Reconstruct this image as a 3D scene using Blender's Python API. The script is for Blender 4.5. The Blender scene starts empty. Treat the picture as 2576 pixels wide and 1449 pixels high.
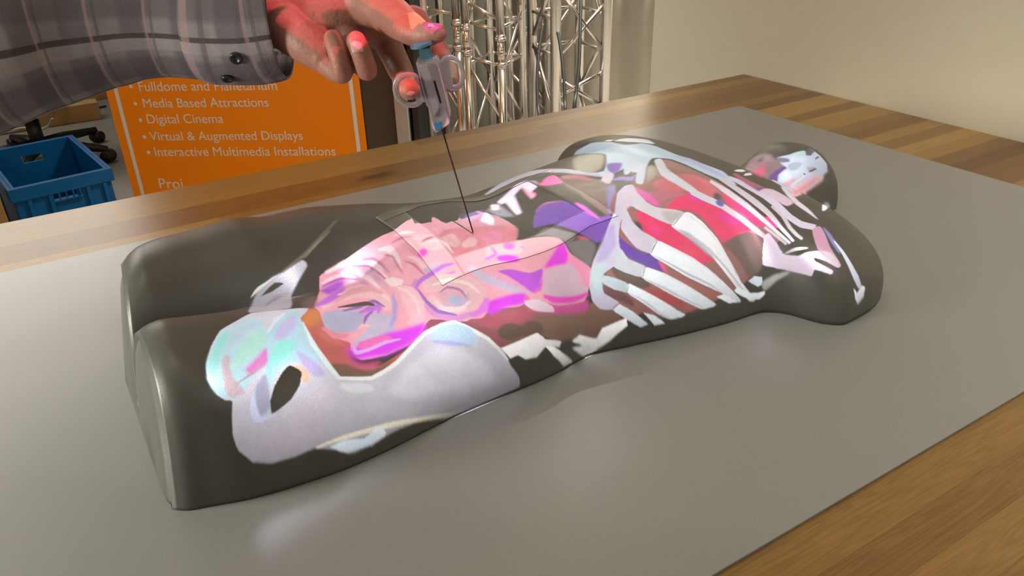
import bpy, bmesh, math, random
import numpy as np
from mathutils import Vector, Matrix
from mathutils.bvhtree import BVHTree
random.seed(4)
C = bpy.context.scene.collection
SC = bpy.context.scene
# ------------------------------------------------------------------ camera
cam_d = bpy.data.cameras.new('camera'); cam = bpy.data.objects.new('camera', cam_d); C.objects.link(cam)
cam_d.sensor_width = 36.0; cam_d.lens = 1988.95 / 2576 * 36; cam_d.clip_start = .02
RC = [[0.8487160018073431, -0.5282617265200424, -0.024913782736103066], [0.26722921446611103, 0.38773033772211696, 0.8821869031819269], [0.4563657471940496, 0.7553838319053149, -0.4702399082213885]]
M = Matrix.Identity(4)
for i in range(3):
    M[i][0] = RC[0][i]; M[i][1] = RC[1][i]; M[i][2] = -RC[2][i]
M[2][3] = .5
cam.matrix_world = M
SC.camera = cam
# ------------------------------------------------------------------ world, exposure
w = bpy.data.worlds.new('world'); SC.world = w; w.use_nodes = True
w.node_tree.nodes['Background'].inputs[0].default_value = (1.0, .93, .82, 1)
w.node_tree.nodes['Background'].inputs[1].default_value = .05
SC.view_settings.view_transform = 'Standard'; SC.view_settings.look = 'None'
SC.view_settings.exposure = 0.0; SC.view_settings.gamma = 1.0; SC.view_settings.use_curve_mapping = False
# ------------------------------------------------------------------ lights of the room, with added fills
def area(name, loc, target, size, power, col, sy=None, spread=180):
    d = bpy.data.lights.new(name, 'AREA'); d.energy = power; d.color = col; d.size = size; d.spread = math.radians(spread)
    if sy: d.shape = 'RECTANGLE'; d.size_y = sy
    o = bpy.data.objects.new(name, d); C.objects.link(o); o.location = loc
    o.rotation_euler = (Vector(target) - Vector(loc)).to_track_quat('-Z', 'Y').to_euler()
    return o
WARM = (1, .94, .84)
area('ceiling_lamp_right', (.35, -.9, 1.85), (.6, .9, 0), .5, 5.6, WARM)
area('ceiling_lamp_wall', (.95, -.35, 1.9), (1.66, .1, .45), .45, 11, WARM, None, 95)
area('fill_light_banner', (-.1, 1.0, 1.9), (.2, 2.2, -.3), .5, 5.5, WARM)  # unseen overhead fill, added to brighten the banner
area('ceiling_lamp_back', (-.4, 5.4, 1.5), (-.1, 1.6, 0), 2.0, 34, (1, .95, .86), .8)
area('fill_light_truss', (2.0, 2.3, 1.85), (2.1, 3.0, -.3), .4, 90, WARM, None, 100)  # added fill that lifts the trusses and drape out of the dark
area('fill_light_left', (-.95, .95, .36), (0, .85, .06), .3, 18, (1, .95, .86))  # unseen low fill light, added to brighten the thigh ends
# ------------------------------------------------------------------ projectors: real spot lamps with a picture slide
ART1 = '''216,100,112 10 0.203 601,849 669,854 731,854 780,855 828,819 801,766 741,740 670,745 609,741
226,110,120 8 0.189 702,780 737,752 770,720 774,689 744,679 702,697 661,717
226,90,110 8 0.162 767,840 817,849 879,892 908,886 908,856 848,801 800,766
220,100,110 6 0.135 732,744 775,705 811,669 784,665 770,690 775,705 791,702 806,678 796,646 753,678 705,706
160,60,70 6 0.108 837,838 867,821 901,763 894,742 872,745 840,796 822,797
190,80,90 6 0.162 903,892 948,860 975,816 970,800 954,802 929,839 884,857
236,110,120 6 0.216 804,867 860,822 906,768 947,714 972,684 997,672 1004,655 988,645 953,653 912,680 863,727 816,763 756,788
250,130,150 8 0.459 801,862 855,820 861,779 821,765 759,793
255,150,130 4 0.486 944,714 974,681 974,659 952,656 915,680
215,80,200 4 0.27 968,685 997,671 1003,655 989,646 957,653
255,95,115 5 0.459 843,652 833,657 820,670 821,690 841,693 852,683 853,684
150,88,98 2.6 1.23 997,244 1000,263 1006,288 1015,311 1030,320 1046,326 1064,330 1102,336 1121,338 1136,333 1160,324 1161,321 1160,318 1155,314 1139,309 1119,303 1100,299 1083,299 1065,301 1049,300 1038,288 1018,260 1002,245
122,96,84 1.8 1.88 1064,327 1093,351 1132,381 1171,407 1206,416 1239,429 1267,441 1274,449 1275,458 1279,464 1314,450 1326,444 1315,434 1281,411 1271,404 1253,388 1250,386 1244,385 1223,364 1213,359 1190,350 1166,327 1155,318 1144,319 1122,328 1111,328 1090,327 1067,323
186,92,112 9.1 1.19 1064,330 1118,354 1157,379 1173,389 1179,386 1181,379 1181,372 1173,362 1163,351 1152,341 1140,336 1128,332 1115,329 1104,328 1067,328
205,80,150 6.4 1.43 1173,392 1210,411 1229,424 1256,444 1267,449 1268,444 1266,437 1261,429 1233,407 1218,397 1204,390 1191,385 1180,381 1175,384 1172,387
104,84,76 4.9 1.34 1170,346 1168,338 1166,336 1161,331 1151,324 1140,321 1135,322 1132,322 1131,324 1129,328 1131,336 1135,341 1138,344 1148,350 1159,352 1162,352 1167,351
108,86,78 4.7 1.49 1200,363 1198,356 1196,353 1192,348 1184,342 1175,339 1171,340 1169,341 1166,347 1167,355 1171,360 1173,363 1182,368 1190,370 1195,369 1197,369
112,90,80 4.3 2.26 1253,399 1251,392 1246,386 1232,371 1225,366 1218,364 1213,363 1210,366 1212,374 1215,377 1220,383 1231,392 1245,400 1250,402
215,120,90 3.9 1.23 1193,394 1192,391 1189,389 1183,385 1177,384 1174,384 1173,385 1175,389 1182,393 1189,395 1191,395
198,108,104 2.7 1.1 834,223 833,236 832,250 833,263 839,270 846,274 854,275 859,264 868,237 879,221 885,216 895,219 905,223 914,225 916,219 917,204 921,191 924,187 928,185 933,185 938,186 946,189 956,194 966,200 1001,249 1000,244 997,233 992,221 972,192 961,178 931,157 917,150 910,152 872,187 856,199 841,214
126,96,82 9.7 1.17 901,166 906,171 921,179 941,182 958,192 966,198 984,223 983,218 977,203 967,187 961,179 930,160 917,152 910,155 904,160
226,140,84 11.0 1.03 837,226 835,247 836,257 841,263 847,267 852,268 857,259 861,248 863,238 860,231 855,224 851,219 846,220 841,222
214,96,140 11.5 1.12 905,214 907,218 911,222 915,222 921,202 925,193 931,191 937,191 944,192 968,209 966,204 961,197 956,190 938,183 930,181 924,184 913,192 907,207
220,120,110 8.5 1.06 868,233 879,221 885,216 913,221 912,217 910,212 907,208 892,204 884,204 877,207 871,211 866,216 866,222 866,229
243,170,184 1.7 1.13 801,418 803,423 827,455 875,512 890,527 902,536 908,541 913,549 923,570 945,604 955,614 965,624 977,633 993,636 1011,639 1029,639 1049,634 1068,627 1086,619 1099,609 1111,598 1122,586 1127,567 1130,547 1134,533 1144,536 1165,552 1181,560 1188,562 1199,564 1205,564 1210,560 1219,550 1227,534 1233,526 1244,520 1256,514 1267,507 1268,496 1268,483 1264,453 1260,444 1249,435 1223,413 1213,408 1193,404 1184,400 1169,392 1157,381 1127,368 1114,360 1109,353 1106,346 1102,340 1090,334 1064,322 1026,312 1022,309 1018,300 1013,274 1009,266 998,251 972,222 949,204 938,197 931,198 919,206 918,211 917,216 915,220 890,217 883,222 870,235 854,265 850,269 845,271 841,275 836,309 830,335 805,401
236,146,158 9.9 1.07 994,550 1032,563 1122,587 1132,572 1134,551 1134,534 1127,527 1104,517 1057,481 1036,466 1028,470 1018,490 995,530
246,186,192 6.0 1.07 1000,527 1005,532 1011,537 1018,540 1025,531 1032,521 1037,511 1037,504 1034,497 1031,492 1024,496 1008,508 1002,521
248,192,196 5.7 1.06 1040,508 1047,524 1051,531 1057,530 1062,526 1067,522 1067,515 1066,507 1064,501 1059,498 1053,496 1048,495 1044,498 1041,503
248,150,180 9.7 1.07 1071,545 1078,551 1089,557 1098,560 1103,555 1106,547 1109,539 1108,532 1107,526 1104,521 1095,518 1086,516 1077,516 1073,524 1071,535
255,218,226 3.4 1.18 810,427 831,449 838,454 847,457 857,460 875,461 884,457 902,425 912,410 920,398 933,385 934,390 922,408 913,423 894,457 888,465 882,469 875,471 854,469 844,467 834,463 826,455 807,430
222,160,186 4.2 1.22 815,422 834,444 841,449 849,452 859,454 876,454 884,447 899,415 910,396 917,386 918,391 911,402 886,454 877,460 867,461 858,460 848,458 838,455 831,447 813,424
255,218,226 4.1 1.18 832,437 845,442 852,444 858,445 869,442 889,398 899,382 915,365 928,354 929,359 909,386 898,405 881,440 872,450 866,452 858,454 850,452 843,448 831,441
210,150,190 5.4 1.16 823,423 838,432 848,436 856,438 860,437 882,386 892,372 899,363 910,354 919,349 919,353 905,369 891,389 869,441 863,443 855,445 846,442 837,437 822,426
253,210,216 4.8 1.19 858,457 876,460 880,461 887,460 897,445 921,396 924,398 910,438 902,458 894,469 884,472 878,472 866,466 856,460
206,160,190 6.5 1.2 868,447 877,449 886,438 892,430 908,395 914,384 922,376 930,370 942,361 943,366 931,378 923,387 916,396 912,404 899,434 887,457 880,457 870,452 866,450
255,220,226 5.7 1.12 890,492 900,492 905,492 907,491 912,484 923,461 943,427 948,419 951,422 934,469 922,491 917,499 909,505 902,504 888,496
252,206,214 5.7 1.05 953,456 973,442 985,424 990,422 999,420 999,426 992,435 980,453 974,460 967,462 952,462
234,150,168 7.9 1.08 931,511 954,473 974,453 993,431 994,432 977,463 957,484 937,508 932,513
247,196,204 8.1 1.08 947,530 957,533 971,533 984,530 995,517 1005,502 1012,490 1009,484 1002,479 995,477 985,482 973,490 962,500 955,511 949,523
214,150,196 5.8 1.02 942,373 962,363 978,361 984,363 986,372 984,393 981,394 977,374 961,377 941,379
236,66,204 7.9 1.07 983,479 986,469 986,464 984,458 980,455 977,455 976,455 972,459 969,466 969,471 969,474 971,480 975,483 976,484 979,483
208,186,206 6.9 1.02 988,418 992,425 997,433 1003,439 1010,440 1017,439 1023,437 1024,430 1024,422 1023,416 1018,411 1012,408 1006,406 1000,409 993,413
196,120,226 5.0 1.02 988,359 993,383 1001,395 1026,429 1039,443 1037,447 1030,444 1021,439 1004,417 990,397 986,390 985,381 985,360
214,130,226 5.7 1.02 1023,384 1036,402 1045,422 1043,426 1028,411 1020,386
186,112,160 2.0 1.23 809,402 832,426 842,433 854,436 865,437 865,439 854,439 841,438 830,429 820,420 808,403
192,118,165 3.0 1.16 850,457 871,459 878,459 883,457 905,419 914,405 930,385 943,372 944,374 923,399 905,428 894,448 885,461 878,463 870,463 849,459
192,112,152 3.8 1.16 865,470 880,473 885,473 893,469 927,413 931,407 932,409 909,452 902,464 896,473 885,478 879,477 864,472
192,116,152 4.1 1.14 901,484 909,481 920,469 939,431 957,403 958,404 927,465 921,476 914,482 909,486 901,486
200,118,150 3.7 1.05 949,445 969,430 987,410 991,406 1000,399 1000,400 970,437 949,448
255,216,222 3.0 1.07 978,501 992,508 996,509 1005,503 1015,494 1030,474 1031,476 1017,502 1006,512 1000,517 994,520 989,517 977,504
198,116,156 4.1 1.09 968,506 976,514 983,519 989,525 988,528 976,525 973,522 970,519 967,512 966,508
255,214,220 2.7 1.05 910,526 929,533 940,535 950,539 949,541 938,543 932,543 926,541 921,538 909,528
204,122,156 3.4 1.05 908,508 926,520 944,526 944,528 929,527 924,525 919,521 907,509
255,226,228 5.3 1.03 930,385 933,389 938,391 943,393 957,388 962,385 963,380 963,375 962,370 956,368 950,367 944,367 939,372 933,379
240,196,206 5.4 1.05 1086,508 1097,514 1123,524 1145,526 1153,525 1153,516 1150,504 1146,494 1135,487 1110,477 1094,475 1088,476 1086,485 1085,497
240,70,236 6.8 1.04 1147,481 1145,476 1143,474 1138,471 1128,469 1118,468 1112,470 1110,471 1107,475 1109,481 1113,484 1116,485 1126,488 1137,488 1142,486 1144,485
232,110,215 6.4 1.05 1135,515 1134,509 1133,507 1131,504 1126,502 1120,502 1117,504 1116,505 1114,511 1114,516 1115,518 1118,521 1123,524 1128,523 1131,521 1133,520
228,120,236 5.3 1.04 1092,504 1102,487 1088,469 1090,465 1104,477 1108,484 1105,493 1101,498 1093,507
232,124,226 5.4 1.07 1143,514 1165,503 1166,506 1161,515 1158,519 1143,517
214,192,216 4.6 1.06 1063,434 1085,417 1094,411 1102,409 1125,405 1172,403 1174,409 1154,419 1113,429 1098,433 1090,436 1067,449
238,170,206 3.8 1.07 1089,440 1120,425 1175,410 1176,412 1152,424 1122,432 1090,444
200,92,226 6.1 1.08 1113,444 1127,451 1136,454 1159,453 1169,454 1177,461 1183,468 1188,472 1190,458 1190,441 1190,427 1186,421 1182,417 1177,415 1170,417 1154,426 1129,438 1116,442
214,180,198 5.8 1.21 1187,441 1189,457 1192,466 1199,475 1215,493 1226,501 1237,508 1247,513 1255,512 1261,509 1267,505 1268,494 1267,470 1263,459 1259,454 1226,427 1218,423 1209,421 1202,420 1197,422 1191,427 1188,436
244,150,186 7.5 1.16 1233,526 1256,515 1266,507 1268,495 1267,472 1263,470 1260,470 1256,472 1245,495 1231,507 1230,514 1231,522
244,52,236 10.0 1.1 1190,472 1190,477 1207,541 1211,547 1214,550 1218,550 1221,543 1228,525 1227,509 1226,503 1221,499 1210,491 1195,477
232,66,190 5.3 1.35 1194,413 1203,412 1208,411 1214,412 1229,421 1243,432 1267,457 1264,461 1240,441 1221,428 1210,422 1196,419
240,100,200 4.4 1.13 1180,414 1188,425 1191,430 1190,457 1188,457 1186,431 1178,415
248,176,186 5.5 1.08 1146,520 1151,529 1158,540 1166,549 1173,555 1188,562 1194,563 1205,564 1208,561 1211,556 1212,552 1191,530 1175,508 1168,501 1160,505 1152,512
226,74,236 8.4 1.11 1109,376 1115,381 1130,392 1153,406 1164,410 1168,406 1171,400 1171,394 1161,387 1137,373 1117,353 1113,352 1110,353 1107,355 1107,369
248,110,170 5.5 1.15 1164,406 1167,407 1172,406 1174,398 1175,394 1168,389 1165,389 1164,394
224,200,214 3.3 1.27 1166,395 1179,403 1187,406 1210,405 1213,403 1214,400 1214,397 1207,393 1198,389 1189,386 1183,385 1172,386 1168,388 1166,391
241,192,196 3.0 1.05 1004,363 1023,369 1046,374 1062,377 1077,373 1075,375 1075,370 1076,371 1067,357 1056,353 1044,350 1039,351 1030,355 1015,364 1006,340 1020,328 1029,322 1040,316 1051,317 1070,322 1080,326 1088,335 1099,350 1104,361 1105,373 1105,382 1103,391 1097,404 1087,411 1072,418 1061,421 1050,419 1019,409 1004,397 994,386
232,178,188 3.7 1.04 1027,370 1031,376 1035,381 1041,384 1059,383 1067,382 1070,376 1072,370 1073,363 1068,356 1062,350 1055,345 1048,344 1041,346 1034,348 1031,355 1029,363
206,182,208 5.7 1.05 1032,341 1049,335 1057,334 1063,338 1074,347 1079,354 1079,363 1075,381 1070,379 1069,368 1068,360 1062,355 1055,349 1050,348 1033,347
214,150,200 4.9 1.07 1004,338 1018,322 1025,317 1034,316 1053,317 1062,319 1072,324 1095,343 1091,351 1068,335 1060,331 1052,329 1043,329 1027,329 1022,331 1006,342
250,214,216 2.8 1.05 1023,347 1035,335 1041,332 1048,333 1063,338 1070,341 1074,347 1081,364 1078,367 1069,353 1066,350 1061,347 1054,345 1042,342 1038,343 1025,351
228,128,226 4.9 1.1 1088,335 1102,348 1108,354 1109,362 1109,381 1102,382 1094,356 1085,339
196,160,214 5.2 1.02 989,360 995,338 1008,326 1011,331 999,349 992,362
180,190,214 5.9 1.04 1067,364 1066,360 1064,356 1057,352 1050,351 1047,352 1045,353 1043,357 1044,362 1046,365 1054,370 1060,370 1062,370 1065,368
166,118,190 2.9 1.04 989,368 1002,348 1008,342 1019,333 1025,329 1032,326 1040,326 1063,330 1063,333 1033,333 1022,340 1011,348 991,370
255,220,222 2.4 1.03 1013,381 1034,393 1041,396 1048,397 1056,398 1071,397 1076,394 1092,385 1093,388 1079,401 1072,406 1056,407 1048,407 1039,406 1031,400 1011,384
188,128,180 2.3 1.03 1028,368 1036,378 1039,381 1048,382 1058,381 1062,379 1072,369 1073,371 1064,383 1059,387 1048,388 1037,387 1034,382 1031,377 1027,369
190,186,214 5.3 1.03 859,263 866,272 875,280 885,287 897,289 909,290 920,289 925,283 928,274 929,266 925,257 912,241 895,232 887,228 880,230 874,233 869,238 861,254
250,198,204 4.4 1.04 858,273 866,288 871,296 876,303 890,316 905,326 920,327 933,326 941,317 951,305 961,318 947,343 937,355 925,359 915,362 893,365 883,359 875,351 867,342 859,332 854,304 851,281
204,192,214 5.6 1.04 926,275 929,290 933,296 943,299 955,301 965,300 970,290 973,277 974,264 965,251 943,226 934,222 927,220 921,219 921,223 931,255 934,264 931,268 928,271
250,196,204 3.7 1.03 957,360 968,343 969,338 988,307 991,306 991,291 999,286 1006,292 1010,297 1014,306 1012,324 1007,342 996,357 983,370 975,373 968,373 958,371
190,168,216 5.2 1.03 951,347 957,326 962,306 964,289 964,274 968,273 972,295 967,323 954,350
228,78,240 11.9 1.09 917,209 932,221 960,258 968,265 985,277 1007,296 1016,302 1018,296 1017,286 1015,276 1010,268 998,251 980,231 970,221 946,204 936,197 930,196 926,196 922,198 920,201 918,205
238,120,190 3.3 1.07 928,227 945,244 954,252 961,255 968,256 974,256 972,252 964,241 940,219 935,217 928,216 927,223
226,172,240 2.6 1.08 918,217 924,205 928,202 933,205 946,217 967,241 987,258 986,260 964,246 943,222 929,210 921,219
200,128,226 5.4 1.02 914,285 930,295 939,304 936,308 939,295 943,295 944,309 941,318 934,317 923,308 914,293 911,289
246,150,170 5.0 1.05 869,227 885,216 892,214 898,218 912,232 911,237 895,230 890,229 886,229 869,232
252,200,200 2.9 1.03 920,251 928,260 935,261 935,263 929,267 925,268 922,264 919,252
180,84,216 13.4 1.2 808,397 818,410 830,424 837,429 842,432 843,429 842,425 863,358 861,344 856,331 852,321 844,325 835,334
206,112,228 7.7 1.08 845,275 859,292 872,317 873,334 872,348 863,363 859,342 854,323 849,309 841,281
160,116,190 3.2 1.01 887,280 909,295 924,313 928,317 933,317 949,312 949,314 933,324 926,325 920,320 905,302 886,283
255,216,220 2.7 1.04 867,321 888,339 895,343 903,344 920,344 928,344 934,340 953,328 954,331 935,348 927,354 909,357 890,357 883,350 865,325
172,108,200 3.0 1.02 927,265 928,281 933,297 932,299 925,289 923,283 923,273 925,264
255,214,218 2.3 1.02 955,364 969,358 974,356 984,346 994,336 1004,313 1006,314 1001,333 999,340 988,352 976,364 970,365 955,367
252,206,216 2.7 1.22 808,407 828,428 835,434 848,437 860,439 860,442 848,442 834,440 829,436 817,425 806,409
240,170,180 4.6 1.04 869,295 883,320 888,327 893,333 900,337 912,344 918,344 938,341 938,348 917,359 908,363 899,361 892,357 885,352 878,345 874,332 866,298
90,82,74 2.4 1.01 877,287 898,296 918,307 931,310 931,315 920,317 915,317 895,304 876,289
132,86,188 5.7 1.1 1155,608 1155,645 1156,662 1161,671 1167,678 1174,683 1184,686 1196,687 1207,685 1245,649 1265,636 1274,631 1281,634 1287,638 1293,640 1299,634 1303,627 1306,618 1302,606 1290,583 1280,570 1274,566 1269,568 1258,576 1232,589 1205,600 1191,604 1180,599 1161,585 1158,589
232,110,228 7.6 1.08 1226,674 1240,653 1256,637 1274,627 1275,630 1259,648 1244,665 1227,677
200,120,180 6.7 1.15 1156,648 1167,669 1172,675 1179,678 1204,682 1203,685 1178,685 1169,684 1164,675 1161,666 1155,651
142,136,140 7.4 1.08 1165,555 1168,566 1174,580 1181,590 1191,591 1212,586 1230,582 1237,578 1234,569 1229,559 1223,552 1219,553 1209,560 1192,563 1183,564 1176,561 1170,556
205,92,120 6.9 1.07 1237,575 1243,576 1258,576 1260,574 1261,568 1253,564 1249,563 1240,571
128,122,122 8.1 1.09 1221,551 1229,558 1240,565 1251,569 1259,569 1266,567 1272,563 1273,552 1271,527 1269,513 1266,509 1257,513 1247,518 1237,525 1230,533 1224,542
136,112,108 9.4 1.17 1182,784 1190,789 1202,791 1214,793 1243,794 1257,794 1266,792 1274,788 1282,768 1287,713 1291,669 1291,640 1285,641 1250,681 1233,705 1215,736 1202,755 1190,770
250,92,170 9.4 1.2 1149,754 1153,765 1164,791 1169,793 1175,793 1180,790 1186,781 1192,771 1195,763 1188,757 1178,753 1169,750 1161,750 1154,751
208,130,140 11.4 1.2 1189,782 1196,782 1229,784 1253,784 1253,793 1238,799 1220,805 1211,802 1188,792
158,142,204 6.4 1.15 1283,753 1287,758 1293,755 1298,746 1301,721 1303,674 1301,660 1297,648 1293,640 1291,647 1289,658 1287,672 1285,695
206,202,216 6.4 1.42 1046,728 1057,751 1072,775 1081,786 1090,796 1101,804 1110,810 1128,814 1146,816 1190,810 1210,806 1231,804 1268,804 1268,819 1231,820 1209,825 1189,831 1164,838 1153,841 1131,851 1120,858 1109,869 1102,862 1091,859 1079,853 1068,843 1056,831 1055,797 1042,737
152,106,102 3.3 1.47 1294,656 1293,674 1295,694 1298,714 1308,731 1333,765 1356,806 1366,826 1370,850 1372,876 1376,895 1383,900 1391,901 1401,899 1418,882 1455,841 1472,821 1504,785 1573,691 1593,665 1600,655 1597,649 1581,642 1573,638 1569,626 1564,618 1550,603 1518,562 1506,551 1449,509 1413,483 1403,477 1388,473 1356,466 1346,459 1338,452 1329,447 1315,451 1300,460 1288,472 1292,494 1306,546 1311,586 1311,605 1306,622 1299,638
176,120,118 12.1 1.11 1317,643 1322,651 1329,659 1337,663 1343,653 1353,629 1354,617 1354,604 1354,596 1349,601 1338,618 1322,635
226,116,126 8.9 1.21 1368,754 1375,770 1386,791 1399,810 1415,818 1431,823 1447,823 1458,815 1476,796 1491,771 1496,760 1491,753 1485,745 1477,740 1467,743 1455,748 1444,753 1433,747 1422,741 1412,735 1403,735 1395,737 1386,739 1379,742 1372,747
206,122,140 9.9 1.15 1361,724 1368,730 1376,735 1386,739 1421,739 1433,738 1426,729 1402,710 1387,693 1379,687 1373,690 1366,695 1361,700 1360,708 1359,716
184,130,126 7.2 1.15 1382,688 1399,705 1407,711 1413,709 1419,705 1423,700 1421,693 1417,685 1412,678 1404,676 1395,674 1387,674 1384,678 1382,682
250,56,120 6.8 1.23 1395,682 1399,692 1415,718 1432,735 1441,741 1452,741 1477,735 1493,728 1527,710 1561,695 1573,688 1570,685 1553,680 1543,675 1503,645 1494,641 1489,646 1480,661 1466,678 1458,685 1449,688 1440,691 1430,692 1404,683
250,40,176 15.6 1.24 1465,731 1462,726 1460,724 1456,723 1448,723 1442,726 1440,728 1437,732 1437,739 1440,745 1442,746 1446,747 1454,747 1461,743 1464,739 1465,737
250,44,170 14.7 1.21 1530,692 1527,689 1523,687 1517,686 1507,687 1499,691 1495,695 1493,697 1493,704 1497,710 1503,712 1509,712 1515,710 1521,707 1526,702 1529,698
246,70,124 4.6 1.17 1498,764 1526,737 1559,708 1574,696 1580,697 1585,701 1589,703 1594,693 1598,682 1600,673 1593,672 1583,675 1573,679 1562,688 1519,723 1510,732 1505,743 1500,755
246,62,116 5.5 1.22 1341,656 1343,661 1347,664 1352,666 1375,656 1407,646 1427,628 1470,603 1476,600 1478,596 1472,591 1456,581 1449,580 1413,581 1403,583 1393,587 1376,597 1368,602 1361,608 1354,616 1349,628 1344,643
240,80,110 9.0 1.3 1453,592 1449,588 1445,586 1440,586 1435,587 1428,591 1427,593 1425,597 1425,603 1430,607 1432,608 1436,609 1444,607 1450,603 1453,599 1454,597
254,70,150 11.4 1.16 1388,617 1385,614 1382,613 1378,613 1374,615 1369,621 1367,624 1367,629 1371,633 1372,633 1376,633 1381,631 1386,627 1388,624 1388,622
246,116,190 8.1 1.13 1330,734 1347,707 1365,688 1381,681 1383,687 1373,707 1354,729 1332,744
162,102,98 7.5 1.71 1405,538 1420,541 1455,541 1484,547 1491,546 1476,531 1455,513 1436,499 1421,496 1407,497 1396,500 1396,511 1399,526
176,80,88 8.6 1.64 1356,496 1377,505 1389,509 1398,510 1415,509 1428,506 1431,504 1423,500 1400,494 1359,495
106,86,80 4.8 1.28 1300,521 1307,522 1317,522 1346,519 1355,518 1367,511 1370,507 1362,502 1342,494 1333,494 1324,495 1316,498 1309,505 1303,514
116,80,82 4.4 1.43 1288,483 1293,486 1301,488 1309,488 1340,476 1342,473 1342,470 1340,468 1310,467 1297,467 1292,469 1289,473 1288,478
112,76,178 5.2 1.2 1311,591 1314,589 1325,578 1343,568 1352,565 1361,565 1370,567 1379,568 1384,562 1395,545 1397,542 1396,540 1387,538 1365,538 1356,540 1340,544 1326,550 1319,556 1315,567
84,80,96 6.7 1.11 1354,616 1351,614 1348,614 1343,618 1340,623 1339,626 1339,632 1342,635 1344,634 1346,634 1350,630 1354,626 1354,622
244,90,140 4.3 1.3 1382,557 1388,545 1396,539 1398,541 1394,551 1385,560
118,94,92 5.7 1.38 1497,637 1508,651 1523,666 1538,674 1550,673 1562,669 1572,662 1573,650 1572,636 1569,622 1562,612 1543,591 1536,596 1523,615 1518,620 1509,628 1498,633
92,92,98 6.5 1.17 1497,744 1494,741 1492,741 1490,741 1486,743 1483,748 1483,752 1484,759 1487,763 1488,763 1491,763 1494,760 1497,755 1498,751
198,220,236 4.5 1.47 1188,1050 1189,1053 1193,1054 1198,1053 1208,1050 1230,1047 1243,1039 1269,1022 1294,993 1306,984 1318,989 1330,1001 1341,1010 1351,1007 1361,1002 1371,994 1406,952 1489,880 1505,864 1515,837 1523,811 1528,793 1521,793 1500,806 1478,824 1466,836 1454,850 1428,883 1410,902 1401,908 1375,908 1364,904 1359,885 1356,862 1352,844 1345,835 1338,828 1330,825 1319,840 1313,845 1306,840 1292,825 1282,801 1277,792 1271,800 1264,810 1259,819 1262,823 1268,826 1272,832 1273,853 1273,881 1270,909 1262,917 1240,922 1227,923 1201,1036
176,172,150 10.7 1.35 1204,878 1208,903 1212,915 1258,915 1264,908 1267,883 1267,857 1266,837 1260,827 1251,820 1243,815 1232,817 1221,822 1211,831 1207,845
150,112,206 8.0 1.22 1275,860 1284,865 1297,868 1306,867 1305,854 1302,839 1297,826 1292,823 1287,824 1282,826 1278,836 1275,848
238,222,236 5.0 1.26 1275,828 1281,827 1287,823 1292,816 1289,780 1286,762 1280,767 1268,788 1269,802 1272,817
150,140,226 7.2 1.32 1289,783 1303,783 1308,783 1323,774 1328,773 1332,783 1337,812 1335,818 1327,802 1325,800 1322,800 1312,806 1306,808 1301,804 1288,790
226,232,244 6.0 1.69 1280,1027 1285,1036 1293,1047 1303,1056 1331,1061 1345,1063 1355,1048 1363,1030 1367,1017 1359,1015 1335,1017 1314,1016 1305,1017 1295,1019 1286,1022
250,250,250 3.7 1.65 1258,1036 1267,1042 1276,1038 1279,1035 1276,1031 1272,1028 1268,1027 1260,1033
218,228,240 3.6 1.28 1312,862 1322,897 1325,897 1329,894 1331,887 1331,859 1330,846 1326,835 1317,816 1314,817 1312,821 1310,827 1310,838
220,224,240 3.9 1.3 1338,878 1345,897 1349,904 1351,902 1353,898 1355,890 1353,802 1352,777 1350,759 1346,757 1341,759 1337,765 1336,783 1336,832 1337,864
168,160,150 8.0 1.3 1355,844 1357,854 1365,868 1368,863 1371,854 1374,843 1374,827 1372,795 1368,785 1363,776 1359,773 1357,792
226,228,238 3.8 1.29 1369,890 1372,899 1377,904 1382,905 1387,890 1396,846 1402,830 1418,804 1427,790 1446,767 1451,761 1454,755 1455,751 1452,747 1447,745 1441,744 1432,750 1422,758 1403,778 1394,789 1385,804 1379,830
190,196,236 9.1 1.46 1400,928 1428,908 1438,899 1478,847 1497,831 1513,820 1514,828 1482,876 1452,917 1441,930 1430,934 1419,936 1401,938
216,210,234 2.5 1.21 1277,545 1286,570 1293,616 1302,649 1303,714 1308,729 1317,751 1323,754 1328,754 1333,752 1340,722 1354,700 1359,691 1355,684 1348,677 1341,672 1334,673 1327,676 1321,677 1319,667 1318,644 1313,620 1312,596 1313,576 1316,561 1324,546 1326,540 1321,534 1307,523 1295,509 1289,501 1288,495 1288,489 1289,478 1290,473 1293,469 1317,465 1316,461 1314,457 1310,453 1295,447 1287,445 1282,446 1277,448 1273,451 1271,457 1267,471 1268,505 1271,523
238,218,234 8.0 1.12 1308,675 1311,690 1319,721 1324,730 1329,736 1334,739 1337,730 1340,707 1338,697 1331,678 1321,658 1317,651 1313,656 1310,665
206,190,236 8.1 1.1 1277,545 1294,609 1297,616 1300,619 1303,618 1305,603 1307,585 1308,568 1304,555 1292,533 1287,527 1281,522 1276,520 1276,525
204,224,228 7.0 1.23 1268,497 1271,507 1276,514 1281,521 1287,523 1293,524 1298,523 1287,495 1288,472 1281,460 1277,457 1274,467 1270,482
230,222,232 2.7 1.14 1335,722 1340,715 1347,704 1354,695 1362,689 1370,683 1379,680 1391,680 1412,683 1425,683 1428,680 1423,669 1416,655 1409,645 1400,644 1382,648 1372,652 1345,665 1339,669 1334,675 1333,689 1333,708
204,200,196 7.6 1.17 1387,670 1395,674 1412,679 1423,679 1425,677 1420,668 1414,658 1407,649 1402,649 1392,654 1387,665
228,220,236 2.5 1.13 1320,670 1324,661 1335,632 1341,624 1353,612 1373,604 1381,599 1379,588 1375,577 1369,567 1362,567 1353,568 1344,571 1337,578 1330,586 1317,605 1315,613 1317,654
214,220,230 2.2 1.2 1315,563 1320,559 1325,551 1331,544 1360,539 1361,532 1359,524 1356,518 1347,516 1327,516 1311,519 1305,523 1307,536 1311,551
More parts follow.
